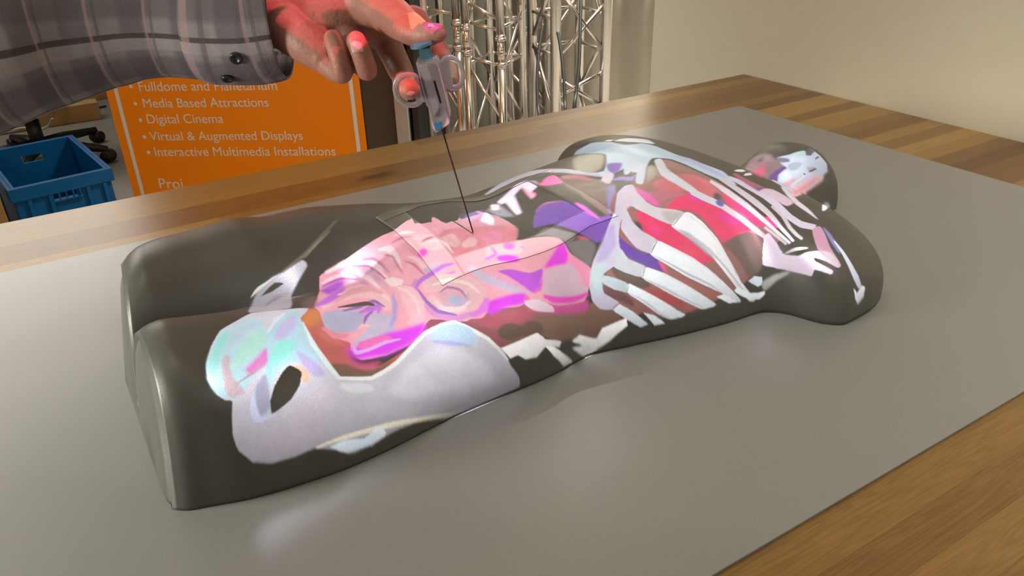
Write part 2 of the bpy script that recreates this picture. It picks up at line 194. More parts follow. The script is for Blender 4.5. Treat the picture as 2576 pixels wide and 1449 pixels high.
202,218,226 2.0 1.29 1289,499 1294,500 1308,501 1326,500 1333,498 1334,494 1333,488 1330,484 1324,483 1309,481 1295,483 1289,485 1287,490 1288,494
240,240,246 1.5 1.52 1405,641 1411,654 1428,681 1432,684 1436,685 1441,685 1448,681 1463,670 1487,645 1503,617 1517,590 1527,579 1539,572 1550,567 1548,564 1540,560 1533,561 1518,566 1503,578 1474,605 1466,610 1452,619 1411,636
196,188,200 7.7 1.29 1415,636 1419,637 1427,638 1435,637 1444,632 1462,620 1486,599 1483,600 1471,604 1442,621 1422,631
236,242,248 1.4 1.54 1368,566 1370,576 1374,589 1380,599 1387,599 1434,588 1466,579 1505,561 1525,553 1523,550 1513,544 1506,544 1491,547 1460,546 1438,547 1427,548 1406,553 1376,561
232,240,248 1.3 1.6 1355,517 1355,524 1357,531 1360,537 1367,538 1384,538 1425,533 1482,528 1477,523 1459,512 1452,510 1436,509 1414,508 1394,509 1369,513 1361,514
228,238,246 1.2 1.78 1330,485 1330,490 1331,495 1334,500 1379,493 1397,492 1414,492 1429,493 1423,488 1405,478 1397,476 1382,475 1373,476 1337,482
206,216,224 1.1 2.01 1307,452 1309,456 1313,460 1317,463 1340,462 1357,459 1366,458 1358,453 1352,450 1329,449 1313,450
214,222,228 1.0 2.27 1358,467 1377,471 1394,470 1377,461
240,244,246 1.2 1.97 1483,538 1494,546 1515,547 1503,539
226,230,240 2.9 1.22 1440,739 1461,730 1484,724 1500,719 1504,732 1490,741 1445,761
232,212,222 2.2 1.33 1497,720 1526,699 1543,685 1572,658 1598,629 1601,631 1587,649 1565,675 1541,700 1524,716 1503,733
120,110,190 5.3 1.18 1502,729 1500,726 1497,725 1492,726 1488,730 1487,733 1487,737 1489,740 1491,741 1493,742 1497,740 1501,737 1502,734
230,214,224 2.5 1.21 1477,795 1502,763 1540,723 1594,660 1613,639 1616,641 1591,671 1546,732 1517,766 1498,786 1480,805
232,216,226 2.9 1.2 1496,806 1510,786 1575,705 1580,698 1599,669 1619,642 1622,644 1604,674 1587,708 1582,716 1565,742 1533,783 1499,824
228,216,220 2.6 1.18 1587,725 1604,697 1613,670 1619,661 1625,653 1635,644 1638,649 1629,659 1621,671 1617,682 1609,705 1604,712 1590,731
222,206,214 2.0 1.35 1571,677 1607,639 1610,641 1592,661 1574,679
150,118,120 1.2 1.19 1409,643 1428,680 1428,681 1417,662 1408,644
150,118,120 1.2 1.19 1370,567 1381,598 1380,599 1373,582 1369,567
150,118,120 1.0 1.26 1357,518 1361,537 1360,537 1357,527 1356,518
150,118,120 1.0 1.36 1331,485 1334,499 1334,499 1331,491 1330,485
150,118,120 0.9 1.61 1308,452 1318,463 1317,464 1311,458 1307,453
198,196,206 2.2 1.51 1412,636 1430,634 1436,633 1453,624 1470,614 1520,573 1536,564 1540,562 1541,563 1532,568 1522,575 1501,594 1473,618 1455,628 1438,637 1424,638 1413,637
198,196,206 2.1 1.48 1374,564 1419,553 1435,550 1469,550 1503,546 1512,545 1513,546 1493,548 1471,553 1437,555 1404,561 1374,565
198,196,206 1.9 1.65 1359,516 1383,512 1411,510 1438,511 1459,514 1460,515 1439,513 1420,513 1359,517
198,196,206 1.7 1.83 1333,484 1357,481 1370,478 1383,476 1395,477 1405,479 1405,479 1385,478 1359,484 1334,485
240,240,244 2.3 1.35 1432,678 1461,661 1474,650 1485,637 1515,595 1523,583 1524,584 1511,604 1488,641 1477,654 1464,666 1433,680
240,240,244 2.2 1.35 1383,596 1463,576 1470,574 1494,563 1494,564 1471,577 1443,587 1413,593 1383,597
240,240,244 2.0 1.45 1364,536 1435,530 1460,529 1460,530 1394,538 1365,537
240,240,244 1.8 1.65 1339,498 1357,494 1379,492 1406,491 1417,491 1417,492 1387,494 1339,499
234,222,246 3.2 1.29 1514,823 1528,805 1544,786 1574,754 1597,722 1612,695 1628,679 1634,674 1641,673 1661,673 1665,690 1653,691 1640,693 1635,697 1625,707 1621,712 1606,742 1583,783 1550,817 1517,840
180,100,126 6.6 1.41 1525,850 1525,858 1527,864 1530,867 1552,831 1574,812 1582,803 1580,794 1575,785 1569,780 1563,786 1547,807 1531,835
112,80,142 6.1 1.36 1564,796 1582,803 1576,791 1569,780
236,206,226 4.7 1.36 1570,781 1572,787 1582,800 1587,802 1592,803 1598,802 1604,796 1618,781 1628,764 1631,755 1627,748 1622,741 1616,737 1610,741 1598,754 1572,777
236,218,240 1.9 1.43 1566,618 1566,623 1567,637 1571,662 1574,665 1577,666 1580,666 1593,645 1598,634 1601,629 1609,624 1626,618 1631,618 1642,621 1664,625 1678,624 1685,623 1690,617 1698,606 1697,603 1695,600 1692,598 1686,599 1672,606 1654,612 1653,610 1653,608 1655,605 1683,591 1683,589 1681,586 1678,585 1653,593 1650,590 1649,587 1646,585 1600,608 1583,614 1571,616
60,58,52 1.9 1.41 1603,630 1605,632 1610,634 1615,635 1644,626 1643,624 1634,620 1622,620 1616,621 1606,627
216,212,214 2.6 1.36 1605,627 1619,626 1628,626 1644,628 1645,630 1631,631 1618,631 1605,628
226,166,198 3.3 1.3 1656,673 1661,680 1666,685 1671,688 1674,683 1676,676 1678,668 1683,639 1688,627 1698,606 1695,605 1685,609 1677,613 1668,619 1661,627 1658,640 1656,657
246,224,238 3.8 1.32 1664,625 1682,626 1686,622 1694,614 1696,606 1696,603 1691,604 1680,609 1670,620
150,150,210 4.3 1.33 1676,686 1682,664 1689,643 1698,628 1700,631 1696,650 1688,672 1678,688
226,230,246 2.1 1.71 1691,654 1702,631 1718,590 1725,581 1732,587 1728,599 1721,610 1707,636 1693,657
232,232,244 1.1 3.04 1717,577 1722,574 1733,590 1737,592 1738,591 1734,579 1723,565 1721,564 1718,566
170,168,164 4.7 1.73 1563,592 1568,596 1575,599 1582,602 1589,604 1603,604 1612,602 1613,601 1598,598 1590,596 1568,583 1565,584 1563,588
214,228,238 1.9 1.69 1539,586 1551,599 1564,600 1564,595 1563,590 1556,585
226,236,240 1.8 2.05 1514,560 1517,565 1520,568 1540,570 1564,581 1567,582 1568,581 1567,578 1557,570 1540,562 1525,559 1517,559
230,240,244 1.2 1.97 1484,539 1497,548 1515,546 1504,539
226,222,224 1.1 2.03 1137,307 1166,332 1190,354 1204,353 1228,367 1225,359 1204,345 1191,326 1175,314 1163,312 1152,302
228,226,226 0.9 2.89 1203,345 1216,353 1231,358 1246,367 1231,350 1217,345
226,224,224 0.9 2.88 1243,380 1255,397 1268,405 1282,412 1291,425 1330,450 1332,443 1304,420 1284,406 1265,388 1243,374 1261,393
178,175,184 1.4 1.76 755,226 767,233 809,252 835,267 836,258 833,235 835,230 840,222 861,194 869,186 886,172 905,160 912,152 917,151 930,158 959,176 969,188 986,213 1025,290 1036,304 1041,310 1053,316 1060,319 1076,320 1084,319 1115,311 1140,307 1153,295 1166,293 1167,291 1167,289 1165,286 1095,221 1031,165 1001,133 982,112 961,91 951,81 941,75 931,70 902,56 878,37 850,18 827,8 815,8 809,8 805,10 799,17 794,33 790,50 787,50 780,47 771,48 767,49 756,57 751,63 744,76 740,85 733,122 731,149 731,163 734,174 750,216
200,198,208 16.4 1.71 1008,224 1026,253 1037,265 1051,271 1083,279 1108,278 1119,277 1126,274 1131,271 1132,266 1098,239 1016,179 1003,172 991,168 984,168 989,184
178,170,180 13.2 1.87 846,42 869,64 882,74 896,80 922,88 920,81 905,65 881,45 868,36 840,23 830,20 832,25
202,196,206 12.5 1.35 869,91 884,113 892,124 903,130 914,135 923,137 924,127 922,115 919,104 911,95 892,79 870,69 862,67 862,73
190,226,236 4.6 1.06 731,160 736,173 751,193 761,211 766,217 775,210 791,192 806,163 812,150 814,141 814,123 805,94 798,62 792,54 788,51 774,49 766,50 760,53 755,58 749,64 746,72 742,80 739,90 734,135
170,236,228 8.2 1.01 738,103 735,152 738,159 741,164 744,165 747,151 752,117 755,86 756,75 754,72 752,71 750,72 742,91
200,222,236 7.5 0.99 747,166 751,179 758,190 766,199 772,202 778,202 783,201 770,176 761,136 760,107 751,144
206,184,190 4.6 1.1 757,102 757,109 760,114 763,116 780,82 802,70 798,64 792,57 786,53 782,55 777,58 773,64 762,89
190,238,226 5.5 1.01 769,100 774,158 778,170 783,180 788,187 793,183 799,177 803,170 801,158 793,131 782,103 777,92 774,91 771,94
230,140,206 6.3 1.03 806,157 811,151 816,141 819,131 814,120 802,97 798,97 794,99 791,103 801,135 804,152
190,170,182 3.0 1.07 788,73 803,98 815,123 813,124 800,101 787,74
184,220,233 4.0 1.1 793,185 794,201 796,216 800,229 806,239 813,247 820,251 827,243 860,187 880,170 886,163 877,157 853,147 846,139 840,131 835,122 831,100 830,89 839,65 836,59 832,53 827,49 823,53 815,68 814,74 814,88 818,112 818,125 811,143 802,163
160,238,228 9.2 1.02 815,148 818,169 820,177 828,180 836,181 843,180 844,172 844,163 842,154 826,129 820,104
206,200,242 8.9 0.99 807,209 810,220 815,231 820,238 825,234 830,227 833,219 831,205 824,179 820,175 816,173 812,173 808,196
232,240,250 3.1 0.99 798,182 802,216 809,237 804,243 795,221 795,183
196,186,228 6.1 1.08 848,166 854,165 872,162 891,152 897,147 895,142 890,138 884,135 878,137 863,146 851,160
170,166,190 4.3 1.22 813,85 816,103 819,109 823,104 830,89 836,74 838,67 835,61 832,56 829,52 825,55 819,65 814,78
204,206,238 2.9 1.39 814,52 812,66 813,71 823,56 829,51 836,55 849,65 832,46 824,42 821,41 818,44
236,196,170 4.7 1.1 850,140 864,142 871,142 875,138 880,128 877,124 871,119 863,130 853,137
52,50,46 1.4 1.19 847,137 853,137 860,136 866,133 867,128 868,115 867,107 862,90 855,78 848,68 842,61 840,64 836,74 836,81 836,97 840,121 844,133
228,246,246 2.6 1.09 838,226 850,207 863,186 881,170 897,157 913,149 917,147 919,153 901,165 876,185 860,202 839,228
236,238,236 2.5 1.24 918,149 960,174 969,184 977,194 992,217 1015,267 1023,282 1041,301 1050,308 1060,313 1073,313 1114,308 1141,299 1148,297 1150,300 1117,314 1089,318 1074,320 1060,321 1048,314 1038,306 1028,297 1018,286 1010,270 987,220 973,198 965,188 958,179 917,154
190,216,240 5.1 1.16 1029,274 1030,281 1034,291 1038,300 1044,306 1052,311 1060,316 1081,317 1090,315 1096,309 1100,302 1101,296 1093,292 1070,285 1046,283 1033,275
176,180,232 4.9 1.2 1033,272 1061,278 1094,289 1094,291 1060,285 1032,275
222,224,228 5.7 1.27 922,146 947,161 959,166 963,165 965,163 965,160 959,155 944,143 929,138 923,137 921,139 920,142
216,206,188 2.1 2.49 905,57 937,82 998,134 1095,223 975,120 923,74 904,58
206,218,228 1.6 2.56 921,67 940,84 963,100 981,124 985,125 988,124 990,123 986,117 973,102 954,85 945,77 936,72
176,172,182 4.3 1.19 706,332 710,356 727,385 741,399 766,434 771,434 774,432 777,428 775,416 764,369 808,267 809,255 792,244 770,234 751,227 747,233 745,244
70,67,58 3.1 1.3 717,351 727,370 733,379 739,382 744,383 748,383 733,365
128,120,116 7.5 1.29 769,255 770,263 769,276 740,355 748,363 762,372 761,373 741,361 733,351 765,270 766,259
206,216,206 1.8 1.3 702,341 705,353 709,361 726,382 733,391 731,388
104,98,84 6.2 1.08 742,398 757,421 773,449 777,461 799,536 801,548 800,550 791,525 782,498 771,464 767,453 753,424 740,400
150,142,120 3.9 1.08 769,440 793,505 796,513 795,514 780,476 768,440
112,86,92 15.5 1.08 819,281 820,302 821,312 825,313 830,311 835,308 839,297 842,284 844,275 839,270 833,266 827,264 824,268
150,126,132 8.0 1.64 1552,936 1561,1049 1571,1071 1577,1075 1583,1076 1589,1075 1611,1064 1625,1038 1632,1028 1640,1019 1644,1011 1634,1000 1620,990 1598,866 1592,864 1582,884 1568,889 1561,893 1557,901 1554,911
176,140,150 8.6 1.51 1568,1047 1571,1052 1576,1054 1581,1056 1610,1059 1613,1054 1613,1048 1612,1042 1607,1038 1581,1026 1576,1024 1573,1031 1570,1039
92,88,80 6.5 1.52 1584,1050 1593,1059 1598,1062 1597,1056 1593,1044 1590,1045 1586,1047
236,100,142 11.4 1.52 1564,905 1574,1021 1580,1026 1586,1029 1595,1031 1599,1030 1599,1021 1597,1002 1595,997 1584,882 1581,872 1575,878 1568,889
122,86,162 8.0 1.43 1604,990 1608,997 1620,1009 1639,1019 1642,1018 1644,1015 1644,1011 1620,991 1599,867 1595,864 1595,875
206,216,236 3.6 1.78 1626,1048 1651,1050 1676,1061 1684,1066 1685,1050 1695,1052 1705,1076 1710,1070 1715,1066 1722,1058 1728,1051 1728,1033 1717,1016 1714,1007 1689,980 1672,965 1638,788 1629,815 1608,853 1600,868 1624,996 1638,1009 1644,1012 1632,1025
96,86,112 4.9 1.75 1684,1052 1693,1083 1698,1086 1704,1085 1707,1082 1703,1071 1697,1060 1691,1053 1688,1051 1686,1050
140,140,160 5.9 1.37 1626,1048 1649,1038 1650,1035 1650,1032 1649,1029 1645,1029 1634,1029 1626,1033 1623,1036 1624,1045
186,204,222 5.4 1.39 1646,1021 1650,1024 1662,1029 1671,1027 1674,1025 1672,1020 1664,1009 1658,1007 1652,1006 1648,1007 1646,1011 1645,1016
190,236,226 6.2 1.46 1664,1053 1684,1063 1685,1060 1685,1055 1683,1051 1678,1047 1672,1044 1666,1043 1665,1046 1664,1049
190,172,190 5.1 1.75 1683,1018 1701,1025 1701,1022 1697,1014 1693,1012 1686,1010 1683,1015
242,186,196 7.9 2.07 1630,821 1650,965 1693,1000 1710,1013 1717,1018 1718,1016 1717,1012 1714,1007 1707,998 1698,989 1678,969 1650,811 1638,788 1633,793 1630,805
236,160,170 7.9 1.96 1635,816 1642,838 1663,968 1702,1004 1706,1007 1703,1002 1692,987 1669,966 1649,825 1644,807 1639,797 1637,800 1635,806
230,176,190 9.7 1.51 1631,974 1635,977 1655,989 1659,991 1658,987 1653,976 1644,968 1627,842 1624,847 1622,857
250,244,250 3.3 1.6 1648,971 1666,984 1682,1002 1681,1003 1648,972
50,48,44 2.1 1.85 1703,1045 1709,1052 1712,1057 1713,1059 1713,1061 1707,1055 1703,1046
50,48,44 1.7 1.85 1688,1008 1696,1014 1700,1018 1704,1022 1703,1024 1687,1010
70,60,70 1.7 1.62 1675,1002 1677,1000 1679,1000 1680,1001 1679,1003 1676,1003
244,246,250 5.6 2.98 1683,749 1685,768 1687,782 1690,795 1717,978 1723,982 1728,985 1729,985 1727,982 1694,773 1688,758
250,248,248 3.4 1.62 1528,880 1529,885 1535,899 1546,911 1548,908 1550,904 1551,899 1548,892 1544,886 1540,882 1531,879
244,236,240 3.3 1.59 1545,856 1546,861 1549,877 1560,894 1561,889 1562,883 1562,876 1557,868 1550,861
242,228,242 3.7 1.43 1614,828 1617,806 1622,783 1628,765 1635,749 1643,738 1665,713 1669,709 1670,711 1657,742 1642,767 1636,785 1619,845
214,190,204 3 0.13 998,576 1018,597 958,670 924,634
214,190,204 3 0.16 951,577 978,606 936,645 909,615
214,190,204 3 0.16 1024,595 1053,623 1014,664 985,636
255,70,80 3 0.2 931,695 899,684 940,567 971,578'''
ART2 = '''96,90,116 4.5 3.07 706,497 702,484 690,475 687,479 685,484 694,497
112,112,116 4.9 2.9 685,475 675,458 653,479 651,482 668,486
232,192,180 1.9 2.81 683,462 675,460 671,470 678,473
206,178,200 2.5 2.96 677,454 666,429 660,420 650,418 638,426 633,434 640,442 647,437 654,430 660,444 645,474 649,478 667,455 672,459
226,186,202 1.7 3.08 685,495 685,479 673,491 671,500
222,140,152 2.2 3.22 654,430 647,438 633,447 637,452 645,443'''
def s2l(c):
    c = np.asarray(c, float) / 255.0
    return np.where(c <= .04045, c / 12.92, ((c + .055) / 1.055) ** 2.4)
def blur(a, r):
    k = max(1, int(round(r)))
    for ax in (0, 1):
        for _ in range(2):
            n = 2 * k + 1
            pad = [(0, 0), (0, 0)]; pad[ax] = (k + 1, k)
            cs = np.cumsum(np.pad(a, pad), axis=ax)
            a = (cs[n:] - cs[:-n]) / n if ax == 0 else (cs[:, n:] - cs[:, :-n]) / n
    return a
def slide(art, W, H, name, amb, base):
    img = np.zeros((H, W, 3), np.float32)
    for line in art.strip().split('\n'):
        t = line.split(); f = float(t[1]); g = float(t[2])
        rgb = [float(v) for v in t[0].split(',')]
        lin = np.maximum(s2l(rgb) - amb, 0) * g
        P = np.array([[float(v) for v in q.split(',')] for q in t[3:]])
        r = f * .24; m = int(f * 1.4) + 3
        x0 = max(0, int(P[:, 0].min()) - m); x1 = min(W, int(P[:, 0].max()) + m + 1)
        y0 = max(0, int(P[:, 1].min()) - m); y1 = min(H, int(P[:, 1].max()) + m + 1)
        if x1 <= x0 or y1 <= y0: continue
        gx = np.arange(x0, x1) + .5
        a = np.zeros((y1 - y0, x1 - x0))
        for sy in (.25, .75):
            for yi in range(y0, y1):
                yy = yi + sy; A = P; B = np.roll(P, -1, 0)
                c = (A[:, 1] <= yy) != (B[:, 1] <= yy)
                if not c.any(): continue
                xs = np.sort(A[c, 0] + (yy - A[c, 1]) / (B[c, 1] - A[c, 1]) * (B[c, 0] - A[c, 0]))
                a[yi - y0] += .5 * (np.searchsorted(xs, gx) % 2)
        a = blur(a, r) if r >= .8 else a
        a = a[..., None]
        img[y0:y1, x0:x1] = img[y0:y1, x0:x1] * (1 - a) + lin * a
    rng = np.random.RandomState(7)
    mott = np.zeros((H, W), np.float32)
    for cell, amp in ((40, .05), (12, .05), (3, .05)):
        q = rng.rand(H // cell + 2, W // cell + 2).astype(np.float32) - .5
        q = np.repeat(np.repeat(q, cell, 0), cell, 1)[:H, :W]
        mott += blur(q, cell * .5) * 2 * amp if cell > 3 else q * 2 * amp
    img *= (1 + mott)[..., None] * np.array([1.0, .99, 1.06])
    img += base
    b = bpy.data.images.new(name, W, H, float_buffer=True)
    px = np.ones((H, W, 4), np.float32); px[..., :3] = img
    b.colorspace_settings.name = 'Non-Color'
    b.pixels.foreach_set(px.ravel()); b.update(); b.pack()
    return b
TGT = Vector((.56, .79, .06))
def projector(name, loc, art, W, H, eu, ev, energy, base, size):
    loc = Vector(loc)
    im = slide(art, W, H, name + '_picture', np.array([.056, .053, .042]), base)
    d = bpy.data.lights.new(name, 'SPOT'); d.energy = energy; d.spot_size = math.radians(75); d.spot_blend = 0.02
    d.shadow_soft_size = size
    o = bpy.data.objects.new(name, d); C.objects.link(o)
    f = (TGT - loc).normalized(); r = f.cross(Vector((0, 0, 1))).normalized(); u = r.cross(f)
    m = Matrix.Identity(4)
    for i in range(3):
        m[i][0] = r[i]; m[i][1] = u[i]; m[i][2] = -f[i]; m[i][3] = loc[i]
    o.matrix_world = m
    d.use_nodes = True; nt = d.node_tree; N = nt.nodes; L = nt.links
    em = next(n for n in N if n.type == 'EMISSION')
    tc = N.new('ShaderNodeTexCoord'); sx = N.new('ShaderNodeSeparateXYZ'); L.new(tc.outputs['Normal'], sx.inputs[0])
    def mth(op, a, b):
        n = N.new('ShaderNodeMath'); n.operation = op
        for i, v in enumerate((a, b)):
            if isinstance(v, (int, float)): n.inputs[i].default_value = v
            else: L.new(v, n.inputs[i])
        return n.outputs[0]
    az = mth('ABSOLUTE', sx.outputs[2], 0)
    cx = N.new('ShaderNodeCombineXYZ')
    L.new(mth('ADD', mth('MULTIPLY', mth('DIVIDE', sx.outputs[0], az), PSX * .5 / eu), .5), cx.inputs[0])
    L.new(mth('ADD', mth('MULTIPLY', mth('DIVIDE', sx.outputs[1], az), PSX * .5 / ev), .5), cx.inputs[1])
    ti = N.new('ShaderNodeTexImage'); ti.image = im; ti.extension = 'CLIP'; ti.interpolation = 'Linear'
    L.new(cx.outputs[0], ti.inputs[0]); L.new(ti.outputs[0], em.inputs[0]); em.inputs[1].default_value = 1.0
    return o
PSX = 1.0
projector('projector_near', (.10, .25, 1.65), ART1, 2400, 1375, .48, .275, 880, .003, .0007)
projector('projector_far', (1.6, 2.1, 1.5), ART2, 1200, 800, .30, .20, 650, .007, .003)
# ------------------------------------------------------------------ helpers
def link(name, me, mat=None, parent=None):
    o = bpy.data.objects.new(name, me); C.objects.link(o)
    if mat is not None and not me.materials: me.materials.append(mat)
    if parent is not None: o.parent = parent
    return o
def obj(name, bm, mat=None, parent=None, smooth=False):
    me = bpy.data.meshes.new(name); bmesh.ops.recalc_face_normals(bm, faces=bm.faces); bm.to_mesh(me); bm.free()
    if smooth:
        for p in me.polygons: p.use_smooth = True
    return link(name, me, mat, parent)
def pymesh(name, V, F, mat=None, parent=None, smooth=True):
    me = bpy.data.meshes.new(name); me.from_pydata([tuple(v) for v in V], [], F); me.update()
    bm = bmesh.new(); bm.from_mesh(me); bmesh.ops.recalc_face_normals(bm, faces=bm.faces); bm.to_mesh(me); bm.free()
    if smooth:
        for p in me.polygons: p.use_smooth = True
    return link(name, me, mat, parent)
def tag(o, label=None, cat=None, group=None, kind=None):
    if label: o['label'] = label
    if cat: o['category'] = cat
    if group: o['group'] = group
    if kind: o['kind'] = kind
    return o
def empty(name, loc, label, cat, group=None):
    o = bpy.data.objects.new(name, None); C.objects.link(o); o.location = loc; o.empty_display_size = .05
    return tag(o, label, cat, group)
def rel(parent, o):                      # keep world place when parented to an unrotated Empty
    o.location = Vector(o.location) - Vector(parent.location); return o
def bx(bm, lo, hi, bevel=0):
    v = [bm.verts.new((x, y, z)) for x in (lo[0], hi[0]) for y in (lo[1], hi[1]) for z in (lo[2], hi[2])]
    fs = [bm.faces.new([v[i] for i in q]) for q in ((0, 1, 3, 2), (4, 6, 7, 5), (0, 4, 5, 1), (2, 3, 7, 6), (0, 2, 6, 4), (1, 5, 7, 3))]
    if bevel:
        es = list({e for f in fs for e in f.edges})
        bmesh.ops.bevel(bm, geom=es, offset=bevel, segments=3, affect='EDGES', profile=.6)
def cyl(bm, a, b, r1, r2=None, n=16, caps=True):
    a = Vector(a); b = Vector(b); r2 = r1 if r2 is None else r2
    d = (b - a).normalized(); q = d.orthogonal().normalized(); s = d.cross(q)
    A = [bm.verts.new(a + (q * math.cos(t) + s * math.sin(t)) * r1) for t in [2 * math.pi * k / n for k in range(n)]]
    B = [bm.verts.new(b + (q * math.cos(t) + s * math.sin(t)) * r2) for t in [2 * math.pi * k / n for k in range(n)]]
    for k in range(n): bm.faces.new((A[k], A[(k + 1) % n], B[(k + 1) % n], B[k]))
    if caps: bm.faces.new(A[::-1]); bm.faces.new(B)
def tube(bm, pts, rad, n=14, caps=True):
    pts = [Vector(p) for p in pts]; rad = rad if isinstance(rad, (list, tuple)) else [rad] * len(pts)
    t0 = (pts[1] - pts[0]).normalized(); q = t0.orthogonal().normalized(); rings = []
    for i, p in enumerate(pts):
        t = (pts[min(i + 1, len(pts) - 1)] - pts[max(i - 1, 0)]).normalized()
        q = (q - t * q.dot(t)).normalized(); s = t.cross(q)
        rings.append([bm.verts.new(p + (q * math.cos(a) + s * math.sin(a)) * rad[i]) for a in [2 * math.pi * k / n for k in range(n)]])
    for A, B in zip(rings[:-1], rings[1:]):
        for k in range(n): bm.faces.new((A[k], A[(k + 1) % n], B[(k + 1) % n], B[k]))
    if caps: bm.faces.new(rings[0][::-1]); bm.faces.new(rings[-1])
def spline(pts, n=8):
    P = [Vector(p) for p in pts]; o = []
    for i in range(len(P) - 1):
        a, b, c, d = P[max(i - 1, 0)], P[i], P[i + 1], P[min(i + 2, len(P) - 1)]
        for k in range(n):
            t = k / n
            o.append(.5 * ((2 * b) + (c - a) * t + (2 * a - 5 * b + 4 * c - d) * t * t + (3 * b - a - 3 * c + d) * t ** 3))
    o.append(P[-1]); return o
# ------------------------------------------------------------------ materials
def mat(name, col, rough=.5, metal=0, spec=.5, noise=0, nscale=40, bump=0, bscale=200, trans=0, coat=0):
    m = bpy.data.materials.new(name); m.use_nodes = True; nt = m.node_tree; N = nt.nodes; L = nt.links
    b = N['Principled BSDF']; b.inputs['Base Color'].default_value = (*col, 1); b.inputs['Roughness'].default_value = rough
    b.inputs['Metallic'].default_value = metal; b.inputs['Specular IOR Level'].default_value = spec
    b.inputs['Transmission Weight'].default_value = trans; b.inputs['Coat Weight'].default_value = coat
    tc = N.new('ShaderNodeTexCoord')
    if noise:
        n = N.new('ShaderNodeTexNoise'); n.inputs['Scale'].default_value = nscale; n.inputs['Detail'].default_value = 5
        L.new(tc.outputs['Object'], n.inputs['Vector'])
        r = N.new('ShaderNodeValToRGB'); r.color_ramp.elements[0].position = .3; r.color_ramp.elements[1].position = .7
        r.color_ramp.elements[0].color = (*[c * (1 - noise) for c in col], 1); r.color_ramp.elements[1].color = (*[min(1, c * (1 + noise)) for c in col], 1)
        L.new(n.outputs[0], r.inputs[0]); L.new(r.outputs[0], b.inputs['Base Color'])
    if bump:
        n2 = N.new('ShaderNodeTexNoise'); n2.inputs['Scale'].default_value = bscale; n2.inputs['Detail'].default_value = 3
        L.new(tc.outputs['Object'], n2.inputs['Vector'])
        bp = N.new('ShaderNodeBump'); bp.inputs['Strength'].default_value = bump; bp.inputs['Distance'].default_value = .002
        L.new(n2.outputs[0], bp.inputs['Height']); L.new(bp.outputs[0], b.inputs['Normal'])
    return m
def nodes(m): return m.node_tree.nodes, m.node_tree.links, m.node_tree.nodes['Principled BSDF']
def math_node(N, L, op, a, b=0.0, c=0.0):
    n = N.new('ShaderNodeMath'); n.operation = op
    for i, v in enumerate((a, b, c)):
        if isinstance(v, (int, float)): n.inputs[i].default_value = v
        else: L.new(v, n.inputs[i])
    return n.outputs[0]
